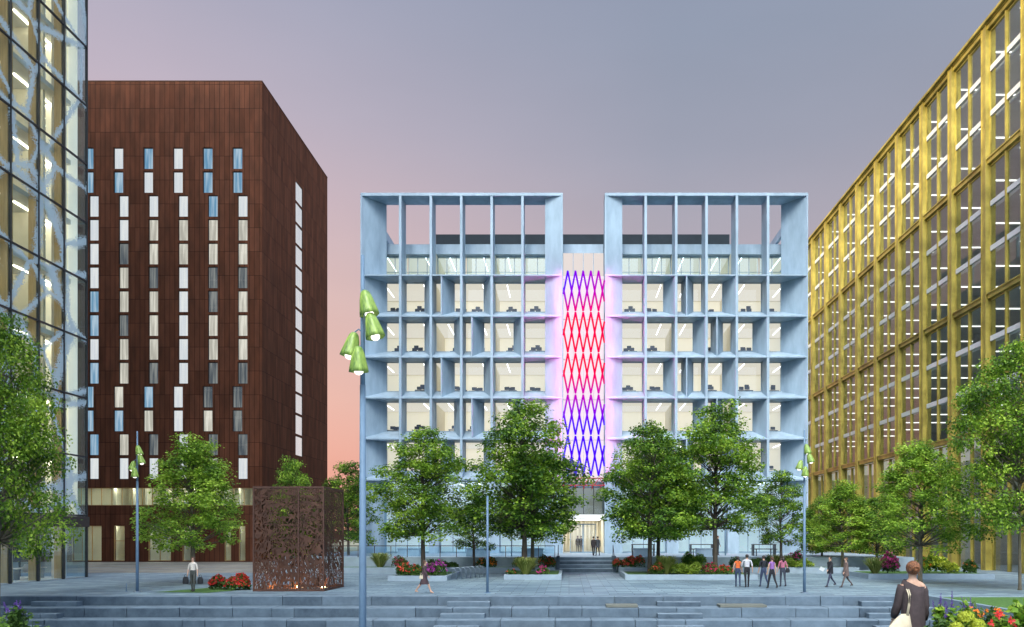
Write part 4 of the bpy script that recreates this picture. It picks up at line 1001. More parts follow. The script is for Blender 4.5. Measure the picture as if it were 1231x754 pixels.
def tuft(name,label,x,y,z,rad,h,mat,n=160,w=.022,group=None,seed=1):
    rad*=1.35; n=int(n*1.5)
    r=random.Random(seed); m=MB()
    for i in range(n):
        a=r.uniform(0,6.283); l=h*r.uniform(.6,1.1); o=rad*r.uniform(.5,1.15)*r.random()**.4; b=Vector((math.cos(a)*rad*.15,math.sin(a)*rad*.15,0))
        d=Vector((math.cos(a),math.sin(a),0)); s=Vector((-d.y,d.x,0))*w
        p=[b,b+d*o*.35+Vector((0,0,l*.6)),b+d*o*.7+Vector((0,0,l*.95)),b+d*o*1.1+Vector((0,0,l*.85))]
        m.add([p[0]-s,p[0]+s,p[1]-s,p[1]+s,p[2]-s*.7,p[2]+s*.7,p[3]],[(0,1,3,2),(2,3,5,4),(4,5,6)])
    o=m.build(name,mat,loc=(x,y,z)); tag(o,label,'plant',group); return o
def planter(x0,x1,y0,y1,h,label,lawn=True):
    t=thing('planter',label,'planter',((x0+x1)/2,y0,0)); ox,oy=(x0+x1)/2,y0; w_=.22
    m=MB(); m.box(x0-ox,x1-ox,0,w_,0,h); m.box(x0-ox,x1-ox,y1-y0-w_,y1-y0,0,h); m.box(x0-ox,x0-ox+w_,w_,y1-y0-w_,0,h); m.box(x1-ox-w_,x1-ox,w_,y1-y0-w_,0,h)
    child('planter_wall',m.mesh('planter_wall',M['terrace']),t)
    m=MB(); m.box(x0-ox+w_,x1-ox-w_,w_,y1-y0-w_,0,h-.05); child('soil',m.mesh('soil',M['lawn']),t)
planter(-11.75,-7.9,48.5,55,.34,'stone planter with pink and red flowers under the left tree')
planter(-4.35,-.5,50,57,.34,'stone planter with ornamental grass left of the entrance path')
planter(3.75,12.6,50,55.5,.34,'long stone planter with mixed shrubs right of the entrance path')
planter(20.4,29,51,56,.34,'stone planter with pink roses before the gold building')
planter(-21,-1.1,58,60.6,.47,'long raised bed below the terrace railing, left of the entrance steps')
planter(3.9,22.5,58,60.6,.47,'long raised bed below the terrace, right of the entrance steps')
B=bush
def bpx(px,d,z,wpx,hpx,*a,**k):
    s=900/d; return dict(x=X(px,d),y=d,z=z,rx=wpx/s/2,h=hpx/s)
def pb(label,px,d,z,wpx,hpx,mat,flower=None,nf=60,n=1500,leaf=.12,fs=.09,ry=.5,name='flower_bush',group=None):
    s=900/d; return bush(name,label,X(px,d),d,z,wpx/s/2*.85,ry,hpx/s,M[mat],int(n*1.2),leaf,M[flower] if flower else None,int(nf*1.7),fs*1.2,'bush',group)
# left planter
pb('red flowering clump at the left end of the left planter',479,49.4,.3,28,16,'leaf_bush','f_coral',30,900,fs=.13)
pb('crimson and green clump between red and magenta flowers in the left planter',497,49.6,.3,22,14,'leaf_bush','f_red',25,700)
pb('magenta flowering clump at the right of the left planter',524,49.5,.3,34,20,'leaf_bush','f_magenta',70,900,fs=.13)
tuft('ornamental_grass','yellow green spiky grass behind the magenta flowers',X(522,53),53,.3,.75,1.0,M['blade_green'],seed=3)
# far left bed
tuft('ornamental_grass','yellow green spiky grass at the left of the terrace bed',X(457,59),59,.42,.9,1.15,M['blade'],220,seed=4)
pb('red flowering bush beside the spiky grass at the left of the terrace bed',477,59,.42,24,18,'leaf_bush','f_crimson',40,800)
pb('orange and yellow flowering bush near the bicycle rack',588,59,.42,30,14,'leaf_bush','f_orange',45,1000)
pb('low green ground shrub along the terrace bed, left of the bicycle rack',545,59.3,.42,40,8,'leaf_bush',None,0,900,name='shrub')
pb('red flowering bush at the right end of the left terrace bed',660,59,.42,32,16,'leaf_bush','f_red',60,1200)
pb('dark red flowering bush behind the two trunks left of the steps',628,59.2,.42,18,16,'leaf_bush','f_crimson',25,600)
tuft('ornamental_grass','large spiky grass in front of the two trunks left of the steps',X(632,50.9),50.9,.3,.85,1.15,M['blade'],260,seed=6)
pb('small pink flowering clump beside the large spiky grass',651,50.8,.3,14,11,'leaf_bush','f_pink',30,500,fs=.11)
pb('short brownish plant at the left end of the spiky grass planter',616,50.9,.3,12,8,'leaf_bush','f_coral',6,350,name='shrub')
# right beds
pb('long row of red flowers directly right of the entrance steps',757,59,.42,46,16,'leaf_bush','f_coral',150,1800,fs=.11)
pb('dark green dome shrub behind the lime shrub',828,58.8,.42,60,20,'leaf_dark',None,0,2200,name='shrub',leaf=.14)
pb('low dark green hedge section behind the walkers',905,59,.42,70,14,'leaf_bush',None,0,2200,name='shrub')
pb('bright green low hedge at the right end of the terrace bed',962,58.6,.42,62,12,'leaf_lime',None,0,1800,name='shrub')
pb('pink flowering bush by the right corner of the pale blue building',957,60.2,.45,20,22,'leaf_bush','f_pink',40,800)
tuft('ornamental_grass','spiky grass left of the pink bush at the building corner',X(931,59.6),59.6,.42,.7,1.0,M['blade'],160,seed=8)
tuft('ornamental_grass','second spiky grass just left of the pink bush at the building corner',X(946,59.8),59.8,.42,.55,.95,M['blade'],140,seed=9)
pb('reddish brown rounded shrub at the left end of the right planter',786,51.2,.3,26,15,'leaf_bush','f_coral',40,1100,name='shrub')
tuft('ornamental_grass','tall pale spiky grass in the right planter',X(801,51.6),51.6,.3,.8,1.25,M['blade'],240,seed=10)
pb('wide lime green shrub in the middle of the right planter',825,51.2,.3,46,15,'leaf_lime',None,0,2400,name='shrub')
pb('red flowering shrub left of the tall tree trunk in the right planter',853,51,.3,28,14,'leaf_bush','f_crimson',70,1200)
pb('pinkish red flowering shrub at the right end of the right planter',870,51.1,.3,18,13,'leaf_bush','f_red',50,800)
# red bush next to the box, far ones
pb('wide red flowering bush beside the rust steel box',276,41,.0,58,21,'leaf_bush','f_red',230,2600,fs=.10,ry=.6)
pb('distant bed of red flowers seen between rust box and near lamp post',425,62,.0,24,11,'leaf_bush','f_red',40,800)
pb('low far green hedge in the gap left of the pale blue building',405,74,.0,60,14,'leaf_dark',None,0,1500,name='shrub',leaf=.2)
# planter before gold building
tuft('ornamental_grass','spiky grass at the left of the rose planter',X(1052,52),52,.3,.8,1.1,M['blade'],200,seed=12)
pb('pink and red rose bush in the planter before the gold building',1074,52,.3,40,28,'leaf_bush','f_pink',60,1500,fs=.2)
pb('dark mixed shrub behind the head of the woman in brown',1102,53,.3,36,22,'leaf_dark','f_orange',20,1100,name='shrub')
pb('tall dark green shrub with yellow blooms in the rose planter',1131,52.5,.3,34,26,'leaf_dark','f_lime',40,1300,name='shrub',fs=.2)
pb('bright lime flowering clump in the rose planter',1142,51.6,.3,14,17,'leaf_lime','f_lime',60,600,fs=.14)
pb('green shrub at the right end of the rose planter',1166,52,.3,26,20,'leaf_bush','f_orange',10,1000,name='shrub')
pb('low bright hedge on the right beyond the lamp post',1000,62,.0,64,16,'leaf_lime',None,0,1800,name='shrub')

# foreground planting, right and left: planted boxes on the near terrace
def near_plants():
    r=random.Random(99)
    for (px0,px1,d,nm) in ((1112,1300,9.2,'stone planter box in the right foreground'),(-120,50,9.6,'stone planter box in the left foreground')):
        x0,x1=X(px0,d),X(px1,d); t=thing('planter',nm,'planter',((x0+x1)/2,d-.1,1.0)); hw=(x1-x0)/2
        m=MB(); m.box(-hw,hw,0,.1,0,.4); m.box(-hw,hw,1.5,1.6,0,.4); m.box(-hw,-hw+.1,.1,1.5,0,.4); m.box(hw-.1,hw,.1,1.5,0,.4); child('planter_wall',m.mesh('planter_wall',M['terrace']),t)
        m=MB(); m.box(-hw+.1,hw-.1,.1,1.5,0,.35); child('soil',m.mesh('soil',M['soil']),t)
    def sprig(name,label,px,d,ztop,wd,mat,n,leaf,fl=None,nf=0,fs=.03,spikes=0,spikem=None,sph=.25,dome=None,seed=1):
        rr=random.Random(seed); z0=1.35; h=Z(ztop,d)-z0; t=thing(name,label,'plant',(X(px,d),d,z0))
        f=MB(); st=MB()
        stems=[]
        for i in range(max(7,int(wd*55))):
            a=rr.uniform(0,6.283); q=wd/2*rr.random()**.5; e=Vector((math.cos(a)*q,math.sin(a)*q*.8,h*rr.uniform(.72,1.0)*(1-.25*(q/(wd/2))**2)))
            b=Vector((e.x*.35,e.y*.35,0)); stems.append((b,e)); st.tube([b,b.lerp(e,.5)+Vector((0,0,.02)),e],[.006,.005,.003],5)
        for i in range(n):
            b,e=rr.choice(stems); tt=rr.random()**.6; p=b.lerp(e,tt)+rand_unit(rr)*leaf*.35
            leafquad(f,p,(rand_unit(rr)*.7+Vector((0,-.25,.7))).normalized(),leaf*rr.uniform(.6,1.3),rr)
        child('stems',st.mesh('stems',M['leaf_bush']),t); child('foliage',f.mesh('foliage',M[mat]),t)
        if fl:
            g=MB()
            for i in range(nf):
                b,e=rr.choice(stems); c=e+Vector((rr.uniform(-.03,.03),rr.uniform(-.05,.02),rr.uniform(-.04,.05)))
                for k in range(7): leafquad(g,c,(rand_unit(rr)*.6+Vector((0,-.8,.4))).normalized(),fs*rr.uniform(.7,1.2),rr)
            child('blossoms',g.mesh('blossoms',M[fl]),t)
        if spikes:
            for i in range(spikes):
                g=MB()
                b,e=stems[i%len(stems)]; lean=Vector((rr.uniform(-.04,.04),rr.uniform(-.03,.03),0)); top=e+lean+Vector((0,0,sph*rr.uniform(.75,1.15)))
                g.tube([e,top],[.004,.002],4)
                for k in range(70):
                    tt=rr.random(); p=e.lerp(top,tt)+rand_unit(rr)*.017*(1.15-tt)
                    leafquad(g,p,rand_unit(rr),.02*(1.2-tt*.6),rr)
                child('flower_spike',g.mesh('flower_spike',M[spikem]),t)
        if dome:
            g=MB()
            for (dx,dy,dz,rad) in dome:
                for i in range(int(900*rad/.12)):
                    v=rand_unit(rr); 
                    if v.z<-.3: continue
                    leafquad(g,Vector((dx,dy,dz))+v*rad*rr.uniform(.85,1.02),(v+rand_unit(rr)*.5).normalized(),.028,rr)
            child('flower_heads',g.mesh('flower_heads',M['f_lime']),t)
    sprig('sage_plant','tall green plant with violet flower spikes beside the woman in brown',1146,9.9,716,.5,'leaf',900,.075,spikes=9,spikem='f_purple',sph=.22,seed=2)
    sprig('sage_plant','plant with one long upright violet spike behind the orange flowers',1170,10.3,722,.3,'leaf_bush',420,.07,spikes=2,spikem='f_purple',sph=.32,seed=3)
    sprig('hydrangea','plant with large lime yellow flower heads in the right foreground',1156,9.3,742,.45,'leaf_lime',380,.08,dome=[(.0,-.1,.62,.10),(.12,-.14,.54,.085),(-.12,-.12,.50,.08),(.05,-.2,.44,.08)],seed=4)
    sprig('lantana','dark leafed plant with small orange flowers in the right foreground',1182,9.8,719,.5,'leaf_bush',1100,.055,'f_orange',26,.035,seed=5)
    sprig('garden_plant','green plant with one bright red flower in the right foreground',1205,9.3,738,.45,'leaf',650,.07,'f_red',5,.055,seed=6)
    sprig('garden_plant','broad green leafy plant at the right frame edge',1232,9.5,716,.5,'leaf',800,.095,seed=7)
    sprig('garden_plant','green mounded plant below the violet spikes, next to the woman in brown',1130,9.5,738,.35,'leaf_bush',500,.07,seed=8)
    sprig('sage_plant','leafy plant with violet spikes in the left foreground',20,10,722,.42,'leaf_bush',900,.06,spikes=6,spikem='f_purple',sph=.12,seed=9)
    sprig('garden_plant','broad green plant at the left frame edge in the foreground',-6,9.6,738,.4,'leaf',500,.08,seed=10)
    sprig('garden_plant','low green plant beside the violet spikes in the left foreground',38,9.8,742,.3,'leaf_bush',450,.06,seed=11)
near_plants()

# ------------------------------------------------------------------ street furniture
def railing(xa,xb,y,z,h,label):
    t=thing('railing',label,'railing',(xa,y,z)); L_=xb-xa
    m=MB(); m.box(0,L_,-.03,.03,h-.06,h); child('handrail',m.mesh('handrail',M['dark']),t)
    n=max(1,round(L_/1.35))
    pm=MB(); pm.box(-.025,.025,-.025,.025,0,h-.06); pme=pm.mesh('post',M['dark'])
    for i in range(n+1): child('post',pme,t,(L_*i/n,0,0))
    m=MB()
    for i in range(n): m.box(L_*i/n+.05,L_*(i+1)/n-.05,-.006,.006,.08,h-.12)
    child('glass_infill',m.mesh('glass_infill',M['glass_pale']),t)
railing(-23.8,-1.15,60.85,1.18,.95,'long dark railing along the terrace edge, left of the entrance steps')
def steprail(x,label):
    t=thing('step_handrail',label,'handrail',(x,59.7,0))
    m=MB(); m.tube([(0,0,0),(0,0,1.25),(0,1.9,2.15),(0,1.9,1.18)],.03,8); child('rail',m.mesh('rail',M['dark']),t)
steprail(-.88,'dark handrail on the left side of the entrance steps'); steprail(3.62,'dark handrail on the right side of the entrance steps')
def bikerack():
    d=51.5; t=thing('bicycle_rack','row of curved steel hoops of a bicycle rack beside the left planter','bicycle rack',(X(561,d),d,0))
    for k in range(7):
        m=MB(); y=-1.8+k*.6; q=-.75+k*.24; m.tube([(q-.3,y,0),(q-.3,y,.55),(q-.15,y,.78),(q+.15,y,.78),(q+.3,y,.55),(q+.3,y,0)],.025,8); child('hoop',m.mesh('hoop',M['steel'],True),t)
    m=MB(); m.prism([(-1.12,-1.85),(-1.05,-1.85),(.42,1.85),(.35,1.85)],0,.04); child('base_bar',m.mesh('base_bar',M['steel']),t)
bikerack()
tb=None
def picnic(px,d,label):
    global tb
    if tb is None:
        tb=thing('picnic_table',label,'table',(X(px,d),d,1.18),0,'dark tables on the terrace')
        m=MB(); m.box(-1.0,1.0,-.4,.4,.95,1.01); child('table_top',m.mesh('table_top',M['dark']),tb)
        lm=MB(); lm.box(-.04,.04,-.36,.36,0,.95); lme=lm.mesh('leg',M['dark']); child('leg',lme,tb,(-.93,0,0)); child('leg',lme,tb,(.93,0,0))
        for s_ in (-1,1):
            m=MB(); m.box(-.95,.95,s_*.75-.16,s_*.75+.16,.56,.61); m.box(-.85,-.8,s_*.75-.1,s_*.75+.1,0,.56); m.box(.8,.85,s_*.75-.1,s_*.75+.1,0,.56); child('bench_seat',m.mesh('bench_seat',M['dark']),tb)
    else: dup(tb,(X(px,d),d,1.18),0,label)
picnic(773,65,'dark table on the terrace nearest to the entrance steps'); picnic(843,65,'dark table on the terrace behind the tallest bright green tree'); picnic(918,65,'dark table on the terrace behind the walkers')
for px,l in ((771,'pale stone block seat under the table nearest the entrance steps'),(846,'pale stone block seat before the middle terrace table'),(492,'pale stone block behind the railing at the left'),(574,'pale stone block behind the railing in the middle'),(640,'pale stone block behind the railing near the entrance steps')):
    d=63; m=MB(); a=.95 if px<700 else .7; m.prism([(-a,-.3),(a,-.3),(a,.3),(-a,.3)],0,.06); m.prism([(-a+.04,-.26),(a-.04,-.26),(a-.04,.26),(-a+.04,.26)],.06,.62); m.prism([(-a,-.3),(a,-.3),(a,.3),(-a,.3)],.62,.7)
    o=m.build('stone_bench',M['facade'],loc=(X(px,d),d,1.18)); tag(o,l,'bench',group='stone blocks on the terrace')

# ------------------------------------------------------------------ people
HAIR={'brown':srf('hair_brown',(.09,.04,.02),.5,0,.3,30,stretch=(1,1,.2)),'dark':srf('hair_dark',(.02,.014,.01),.5,0,.3,30),'auburn':srf('hair_auburn',(.12,.045,.02),.45,0,.6,30,col2=(.24,.09,.035),stretch=(2,2,.6),bump=.5),'blond':srf('hair_blond',(.3,.2,.1),.5,0,.3,30)}
def cloth(name,c): return srf('cloth_'+name,c,.85,0,.2,14,bump=.3)
CL={}
def C_(c):
    k=tuple(c)
    if k not in CL: CL[k]=cloth('%d'%len(CL),c)
    return CL[k]
SHOE=srf('shoe',(.03,.025,.025),.5)
def person(label,x,y,z,rz,h,top,bottom,shoes=None,hair='dark',hairstyle='short',arms=((8,12),(-8,12)),legs=((0,0),(0,0)),ab=(7,7),sleeve='long',skirt=None,bare_legs=False,bulk=1.0,group=None,female=False,lean=0):
    """faces -Y before rotation. arms/legs: (pitch forward, bend) left then right, degrees"""
    k=h/1.75
    J={}; E=[]; tagb=[]
    def j(n,p,r): J[n]=(Vector(p),r)
    def e(a,b,t): E.append((a,b,t))
    fw=Vector((0,-1,0))
    ln=math.sin(R(lean))
    sw=(.165 if female else .19)*bulk; hw=.095
    j('pelvis',(0,0,.93),(.145*bulk,.11)); j('waist',(0,-ln*.1,1.08),(.12*bulk,.095)); j('chest',(0,-ln*.3,1.28),(.15*bulk,.105)); j('neck0',(0,-ln*.45,1.43),(.075,.07)); j('neck1',(0,-ln*.5,1.50),(.05,.052)); j('jaw',(0,-.012-ln*.55,1.555),(.062,.07)); j('head',(0,-ln*.6,1.63),(.08,.098)); j('crown',(0,.005-ln*.6,1.70),(.062,.075))
    for a,b,t in (('pelvis','waist','bottom'),('waist','chest','top'),('chest','neck0','top'),('neck0','neck1','skin'),('neck1','jaw','skin'),('jaw','head','skin'),('head','crown','skin')): e(a,b,t)
    hands=[]
    for s,(pi,be),(lp_,lb),abd in ((1,arms[0],legs[0],ab[0]),(-1,arms[1],legs[1],ab[1])):
        S_=Vector((s*sw,-ln*.42,1.39)); q=str(s)
        def dirr(p,a): return Vector((s*math.sin(R(a)),-math.sin(R(p))*math.cos(R(a)),-math.cos(R(p))*math.cos(R(a))))
        el_=S_+dirr(pi,abd)*.29; wr=el_+dirr(pi+be,abd*.4)*.25; pm_=wr+dirr(pi+be,abd*.3)*.07
        j('sh'+q,S_,(.056,.056)); j('el'+q,el_,(.042,.042)); j('wr'+q,wr,(.027,.03)); j('pm'+q,pm_,(.034,.02))
        e('neck0','sh'+q,'top'); e('sh'+q,'el'+q,'top' if sleeve!='none' else 'skin'); e('el'+q,'wr'+q,'top' if sleeve=='long' else 'skin'); e('wr'+q,'pm'+q,'skin')
        hands.append((pm_,(pm_-wr).normalized(),s))
        H_=Vector((s*hw,0,.90)); def_l=lambda p:Vector((0,-math.sin(R(p)),-math.cos(R(p))))
        kn=H_+def_l(lp_)*.43; an=kn+def_l(lp_-lb)*.42; 
        j('hip'+q,H_,(.088,.09)); j('kn'+q,kn,(.056,.058)); j('an'+q,an,(.036,.04)); j('toe'+q,an+Vector((0,-.15,-.045 if lb<25 else -.10)),(.036,.026)); j('hl'+q,an+Vector((0,.035,-.04)),(.033,.03))
        lt='skin' if bare_legs else 'bottom'
        e('pelvis','hip'+q,'bottom'); e('hip'+q,'kn'+q,'bottom' if not bare_legs else 'bottom'); e('kn'+q,'an'+q,lt); e('an'+q,'toe'+q,'shoe'); e('an'+q,'hl'+q,'shoe')
    names=list(J); idx={n:i for i,n in enumerate(names)}
    lowest=min(J[n][0].z for n in names if n.startswith(('toe','hl')))-.03
    me=bpy.data.meshes.new('sk'); me.from_pydata([J[n][0] for n in names],[(idx[a],idx[b]) for a,b,_ in E],[])
    ob=bpy.data.objects.new('sk',me); COL.objects.link(ob)
    sk=ob.modifiers.new('s','SKIN'); sk.use_smooth_shade=True
    for i,n in enumerate(names):
        v=me.skin_vertices[0].data[i]; v.radius=J[n][1]; v.use_root=(n=='pelvis')
    sub=ob.modifiers.new('u','SUBSURF'); sub.levels=2; sub.render_levels=2
    dg=bpy.context.evaluated_depsgraph_get(); ev=ob.evaluated_get(dg); m2=bpy.data.meshes.new_from_object(ev)
    bpy.data.objects.remove(ob)
    # copy into an MB with material by nearest bone
    mats=[M['skin'],C_(top),C_(bottom),shoes or SHOE]; mi={'skin':0,'top':1,'bottom':2,'shoe':3}
    vs=[v.co.copy() for v in m2.vertices]; mb=MB(); mb.v=[tuple(v) for v in vs]
    def segd(p,a,b):
        ab_=b-a; t=max(0,min(1,(p-a).dot(ab_)/ab_.length_squared)); return (p-(a+ab_*t)).length/( .5*(sum(J_a)/2)+.03)
    for f in m2.polygons:
        c=f.center; best=None
        for a,b,t in E:
            A,ra=J[a]; B_,rb=J[b]; ab_=B_-A; tt=max(0,min(1,(c-A).dot(ab_)/ab_.length_squared)); r_=ra[0]*(1-tt)+rb[0]*tt
            d=(c-(A+ab_*tt)).length/(r_+.01)
            if best is None or d<best[0]: best=(d,t)
        mb.f.append(tuple(f.vertices)); mb.m.append(mi[best[1]])
    bpy.data.meshes.remove(m2)
    # hands, ears, nose, eyes, mouth
    for pm_,d,s in hands:
        side=Vector((0,-1,0)); side=(side-d*side.dot(d)).normalized(); pal=d.cross(side)*-s
        for i,(o_,ln_) in enumerate(((-.024,.062),(-.008,.075),(.008,.07),(.024,.055))):
            b=pm_-d*.01+side*o_; mb.tube([b,b+d*ln_*.5+pal*.004,b+d*ln_*.95+pal*.018],[.009,.008,.006],6,0)
        b=pm_-d*.045+side*.025; mb.tube([b,b+side*.025+d*.02,b+side*.035+d*.05],[.011,.009,.007],6,0)
    hc=J['head'][0]
    mb.tube([hc+Vector((0,-.088,.008)),hc+Vector((0,-.112,-.022)),hc+Vector((0,-.095,-.03))],[.008,.013,.008],6,0)
    for s in (-1,1): mb.ell(hc+Vector((s*.08,.005,-.008)),(.012,.02,.03),8,6,0)
    n0=len(mats); mats+= [M['white'],HAIR['dark'],C_((.4,.1,.09))]
    for s in (-1,1):
        mb.ell(hc+Vector((s*.03,-.084,.012)),(.013,.01,.008),8,5,n0); mb.ell(hc+Vector((s*.03,-.092,.012)),(.006,.005,.006),6,4,n0+1)
    mb.ell(hc+Vector((0,-.088,-.052)),(.024,.009,.007),8,5,n0+2)
    T=mb.mesh('person',mats,True)
    root=bpy.data.objects.new('person',T); COL.objects.link(root); root.scale=(k,k,k); root.rotation_euler=(0,0,rz); root.location=(x,y,z-lowest*k)
    tag(root,label,'person',group)
    hm=MB(); hc2=hc+Vector((0,.012,.022))
    hm.ell(hc2,(.094,.104,.098),16,12)
    hm.v=[p if not (p[1]<hc.y-.055 and p[2]<hc.z+.055) else (p[0],hc.y-.05,p[2]) for p in hm.v]
    if hairstyle=='long': hm.tube([hc+Vector((0,.055,.03)),hc+Vector((0,.075,-.1)),hc+Vector((0,.075,-.24))],[.085,.085,.05],12,flat=.6)
    if hairstyle=='tail': hm.tube([hc+Vector((0,.09,.05)),hc+Vector((0,.15,.0)),hc+Vector((0,.14,-.18))],[.03,.038,.015],8)
    if hairstyle=='bun': hm.ell(hc+Vector((0,.10,.07)),(.055,.05,.05),12,8)
    child('hair',hm.mesh('hair',HAIR[hair],True),root)
    if skirt:
        zt,zb,rt,rb,cc=skirt; sm=MB(); st=[]
        for i in range(7):
            t=i/6; st.append((rt+(rb-rt)*t,zt+(zb-zt)*t))
        sm.lathe(st,20,wob=lambda a,zz:(1+.05*math.cos(a*7))*(1-.18*abs(math.sin(a)))); child('skirt' if zt<1.2 else 'coat',sm.mesh('coat',C_(cc),True),root)
    root['_k']=k
    return root
def bagat(label,x,y,z,w_,h_,dp,mat,rz=0,strap=.25,cat='bag'):
    t=thing('handbag',label,cat,(x,y,z),rz)
    m=MB(); n=10
    prof=[(.45,0),(.5,.1),(.5,.5),(.42,.85),(.3,1)]
    m.lathe([(a*w_,b*h_) for a,b in prof],14); m.v=[(p[0],p[1]*dp/w_,p[2]) for p in m.v]; m.add([(-.45*w_,-.2*dp,0),(.45*w_,-.2*dp,0),(.45*w_,.2*dp,0),(-.45*w_,.2*dp,0)],[(3,2,1,0)])
    child('bag_body',m.mesh('bag_body',mat,True),t)
    m=MB(); m.tube([(-.25*w_,0,h_*.9),(-.15*w_,0,h_+strap*.8),(0,0,h_+strap),(.15*w_,0,h_+strap*.8),(.25*w_,0,h_*.9)],.012,6); child('strap',m.mesh('strap',mat),t)
W=lambda px,py,z=0:(X(px,900*(3-z)/(py-643)),900*(3-z)/(py-643))
x,y=W(232,711.5)
person('woman facing the viewer in a white top and dark trousers with two dark bags',x,y,0,0,1.82,(.62,.56,.5),(.06,.065,.06),hair='brown',hairstyle='short',arms=((4,6),(-2,10)),ab=(14,14),legs=((8,4),(-6,4)),female=True,sleeve='short')
bagat('dark bag in the hand left of the woman in white',x-.37,y-.03,.42,.32,.38,.16,M['black'],strap=.12); bagat('dark bag in the hand right of the woman in white',x+.40,y-.03,.42,.3,.36,.16,M['black'],strap=.12)
x,y=W(510,713.5)
person('woman in a brown dress striding to the right with a small bag',x,y,0,R(78),1.74,(.075,.045,.05),(.06,.04,.045),shoes=M['skin'],hair='brown',arms=((-20,10),(22,20)),legs=((26,5),(-24,14)),skirt=(1.2,.52,.15,.21,(.075,.045,.05)),bare_legs=True,female=True,lean=4)
bagat('small pale bag carried by the woman in the brown dress',x-.12,y-.16,.75,.2,.18,.08,M['canvas'],R(10),.1)
x,y=W(887,706); person('woman in an orange top and jeans walking away, leftmost of five',x,y,0,R(172),1.76,(.62,.13,.03),(.03,.045,.09),hair='dark',hairstyle='tail',legs=((10,4),(-12,10)),ab=(12,10),sleeve='none',female=True)
x,y=W(898,706.5); person('man in a pale grey shirt and black trousers walking away beside the orange top',x,y,0,R(180),1.88,(.45,.45,.48),(.012,.012,.015),hair='dark',legs=((-6,6),(8,3)),arms=((10,40),(-5,15)),ab=(12,12),sleeve='short',bulk=1.12)
x,y=W(918,706); person('person in a black t-shirt and blue jeans, middle of the five walkers',x,y,0,R(195),1.83,(.012,.014,.022),(.035,.05,.10),hair='dark',legs=((16,4),(-14,22)),sleeve='short',bulk=1.02)
x,y=W(928,708); person('woman in a purple top and black trousers, fourth of the five walkers',x,y,0,R(200),1.8,(.24,.11,.34),(.015,.015,.02),hair='brown',hairstyle='tail',legs=((18,4),(-18,16)),sleeve='none',female=True)
x,y=W(941,705.5); person('woman in a pink top and dark jeans, rightmost of the five walkers',x,y,0,R(186),1.78,(.42,.13,.19),(.035,.04,.06),hair='dark',hairstyle='long',legs=((8,4),(-8,12)),ab=(14,16),sleeve='short',female=True)
bagat('dark bag on the shoulder of the rightmost walker',x+.28,y-.02,.82,.24,.26,.12,M['black'],strap=.3)
x,y=W(998,706); person('man in a black jacket walking left and holding white papers',x,y,0,R(-70),1.80,(.012,.013,.018),(.04,.045,.08),hair='dark',arms=((38,10),(-12,20)),legs=((22,4),(-24,18)),skirt=(1.3,.78,.16,.19,(.012,.013,.018)),ab=(10,8))
m=MB(); m.box(-.14,.14,-.005,.005,-.1,.1); m.box(-.13,.15,.006,.010,-.11,.09); o=m.build('papers',M['white'],loc=(x-.52,y-.15,1.05)); o.rotation_euler=(R(20),R(25),R(10)); tag(o,'white papers held out by the man in the black jacket','papers')
x,y=W(1017,706.5); person('woman in a brown coat walking left behind the man in black',x,y,0,R(-82),1.76,(.14,.095,.085),(.10,.075,.07),hair='brown',legs=((24,6),(-24,16)),arms=((18,15),(-18,15)),skirt=(1.3,.68,.15,.2,(.14,.095,.085)),female=True)
for px,c,rz,lab in ((713.5,(.03,.022,.025),160,'person in dark brown clothes entering the building, left of the pair'),(718.5,(.05,.055,.065),200,'person in dark grey coat entering the building, right of the pair')):
    x=X(px,64.5); person(lab,x,64.5,1.18,R(rz),1.68,c,(.02,.02,.025),hair='dark',legs=((12,4),(-10,8)),skirt=(1.3,.75,.16,.19,c))
for px,rz,lab in ((694.5,30,'person in brown standing inside the lobby, left of two'),(698.5,-30,'person in brown standing inside the lobby, right of two')):
    x=X(px,76.5); person(lab,x,76.5,1.18,R(rz),1.7,(.12,.09,.07),(.09,.07,.06),hair='dark',skirt=(1.3,.75,.16,.2,(.12,.09,.07)))
x=X(863,66); person('person in dark clothes standing on the terrace beside the tall trunk',x,66,1.18,R(60),1.72,(.03,.03,.035),(.02,.02,.03),hair='dark')

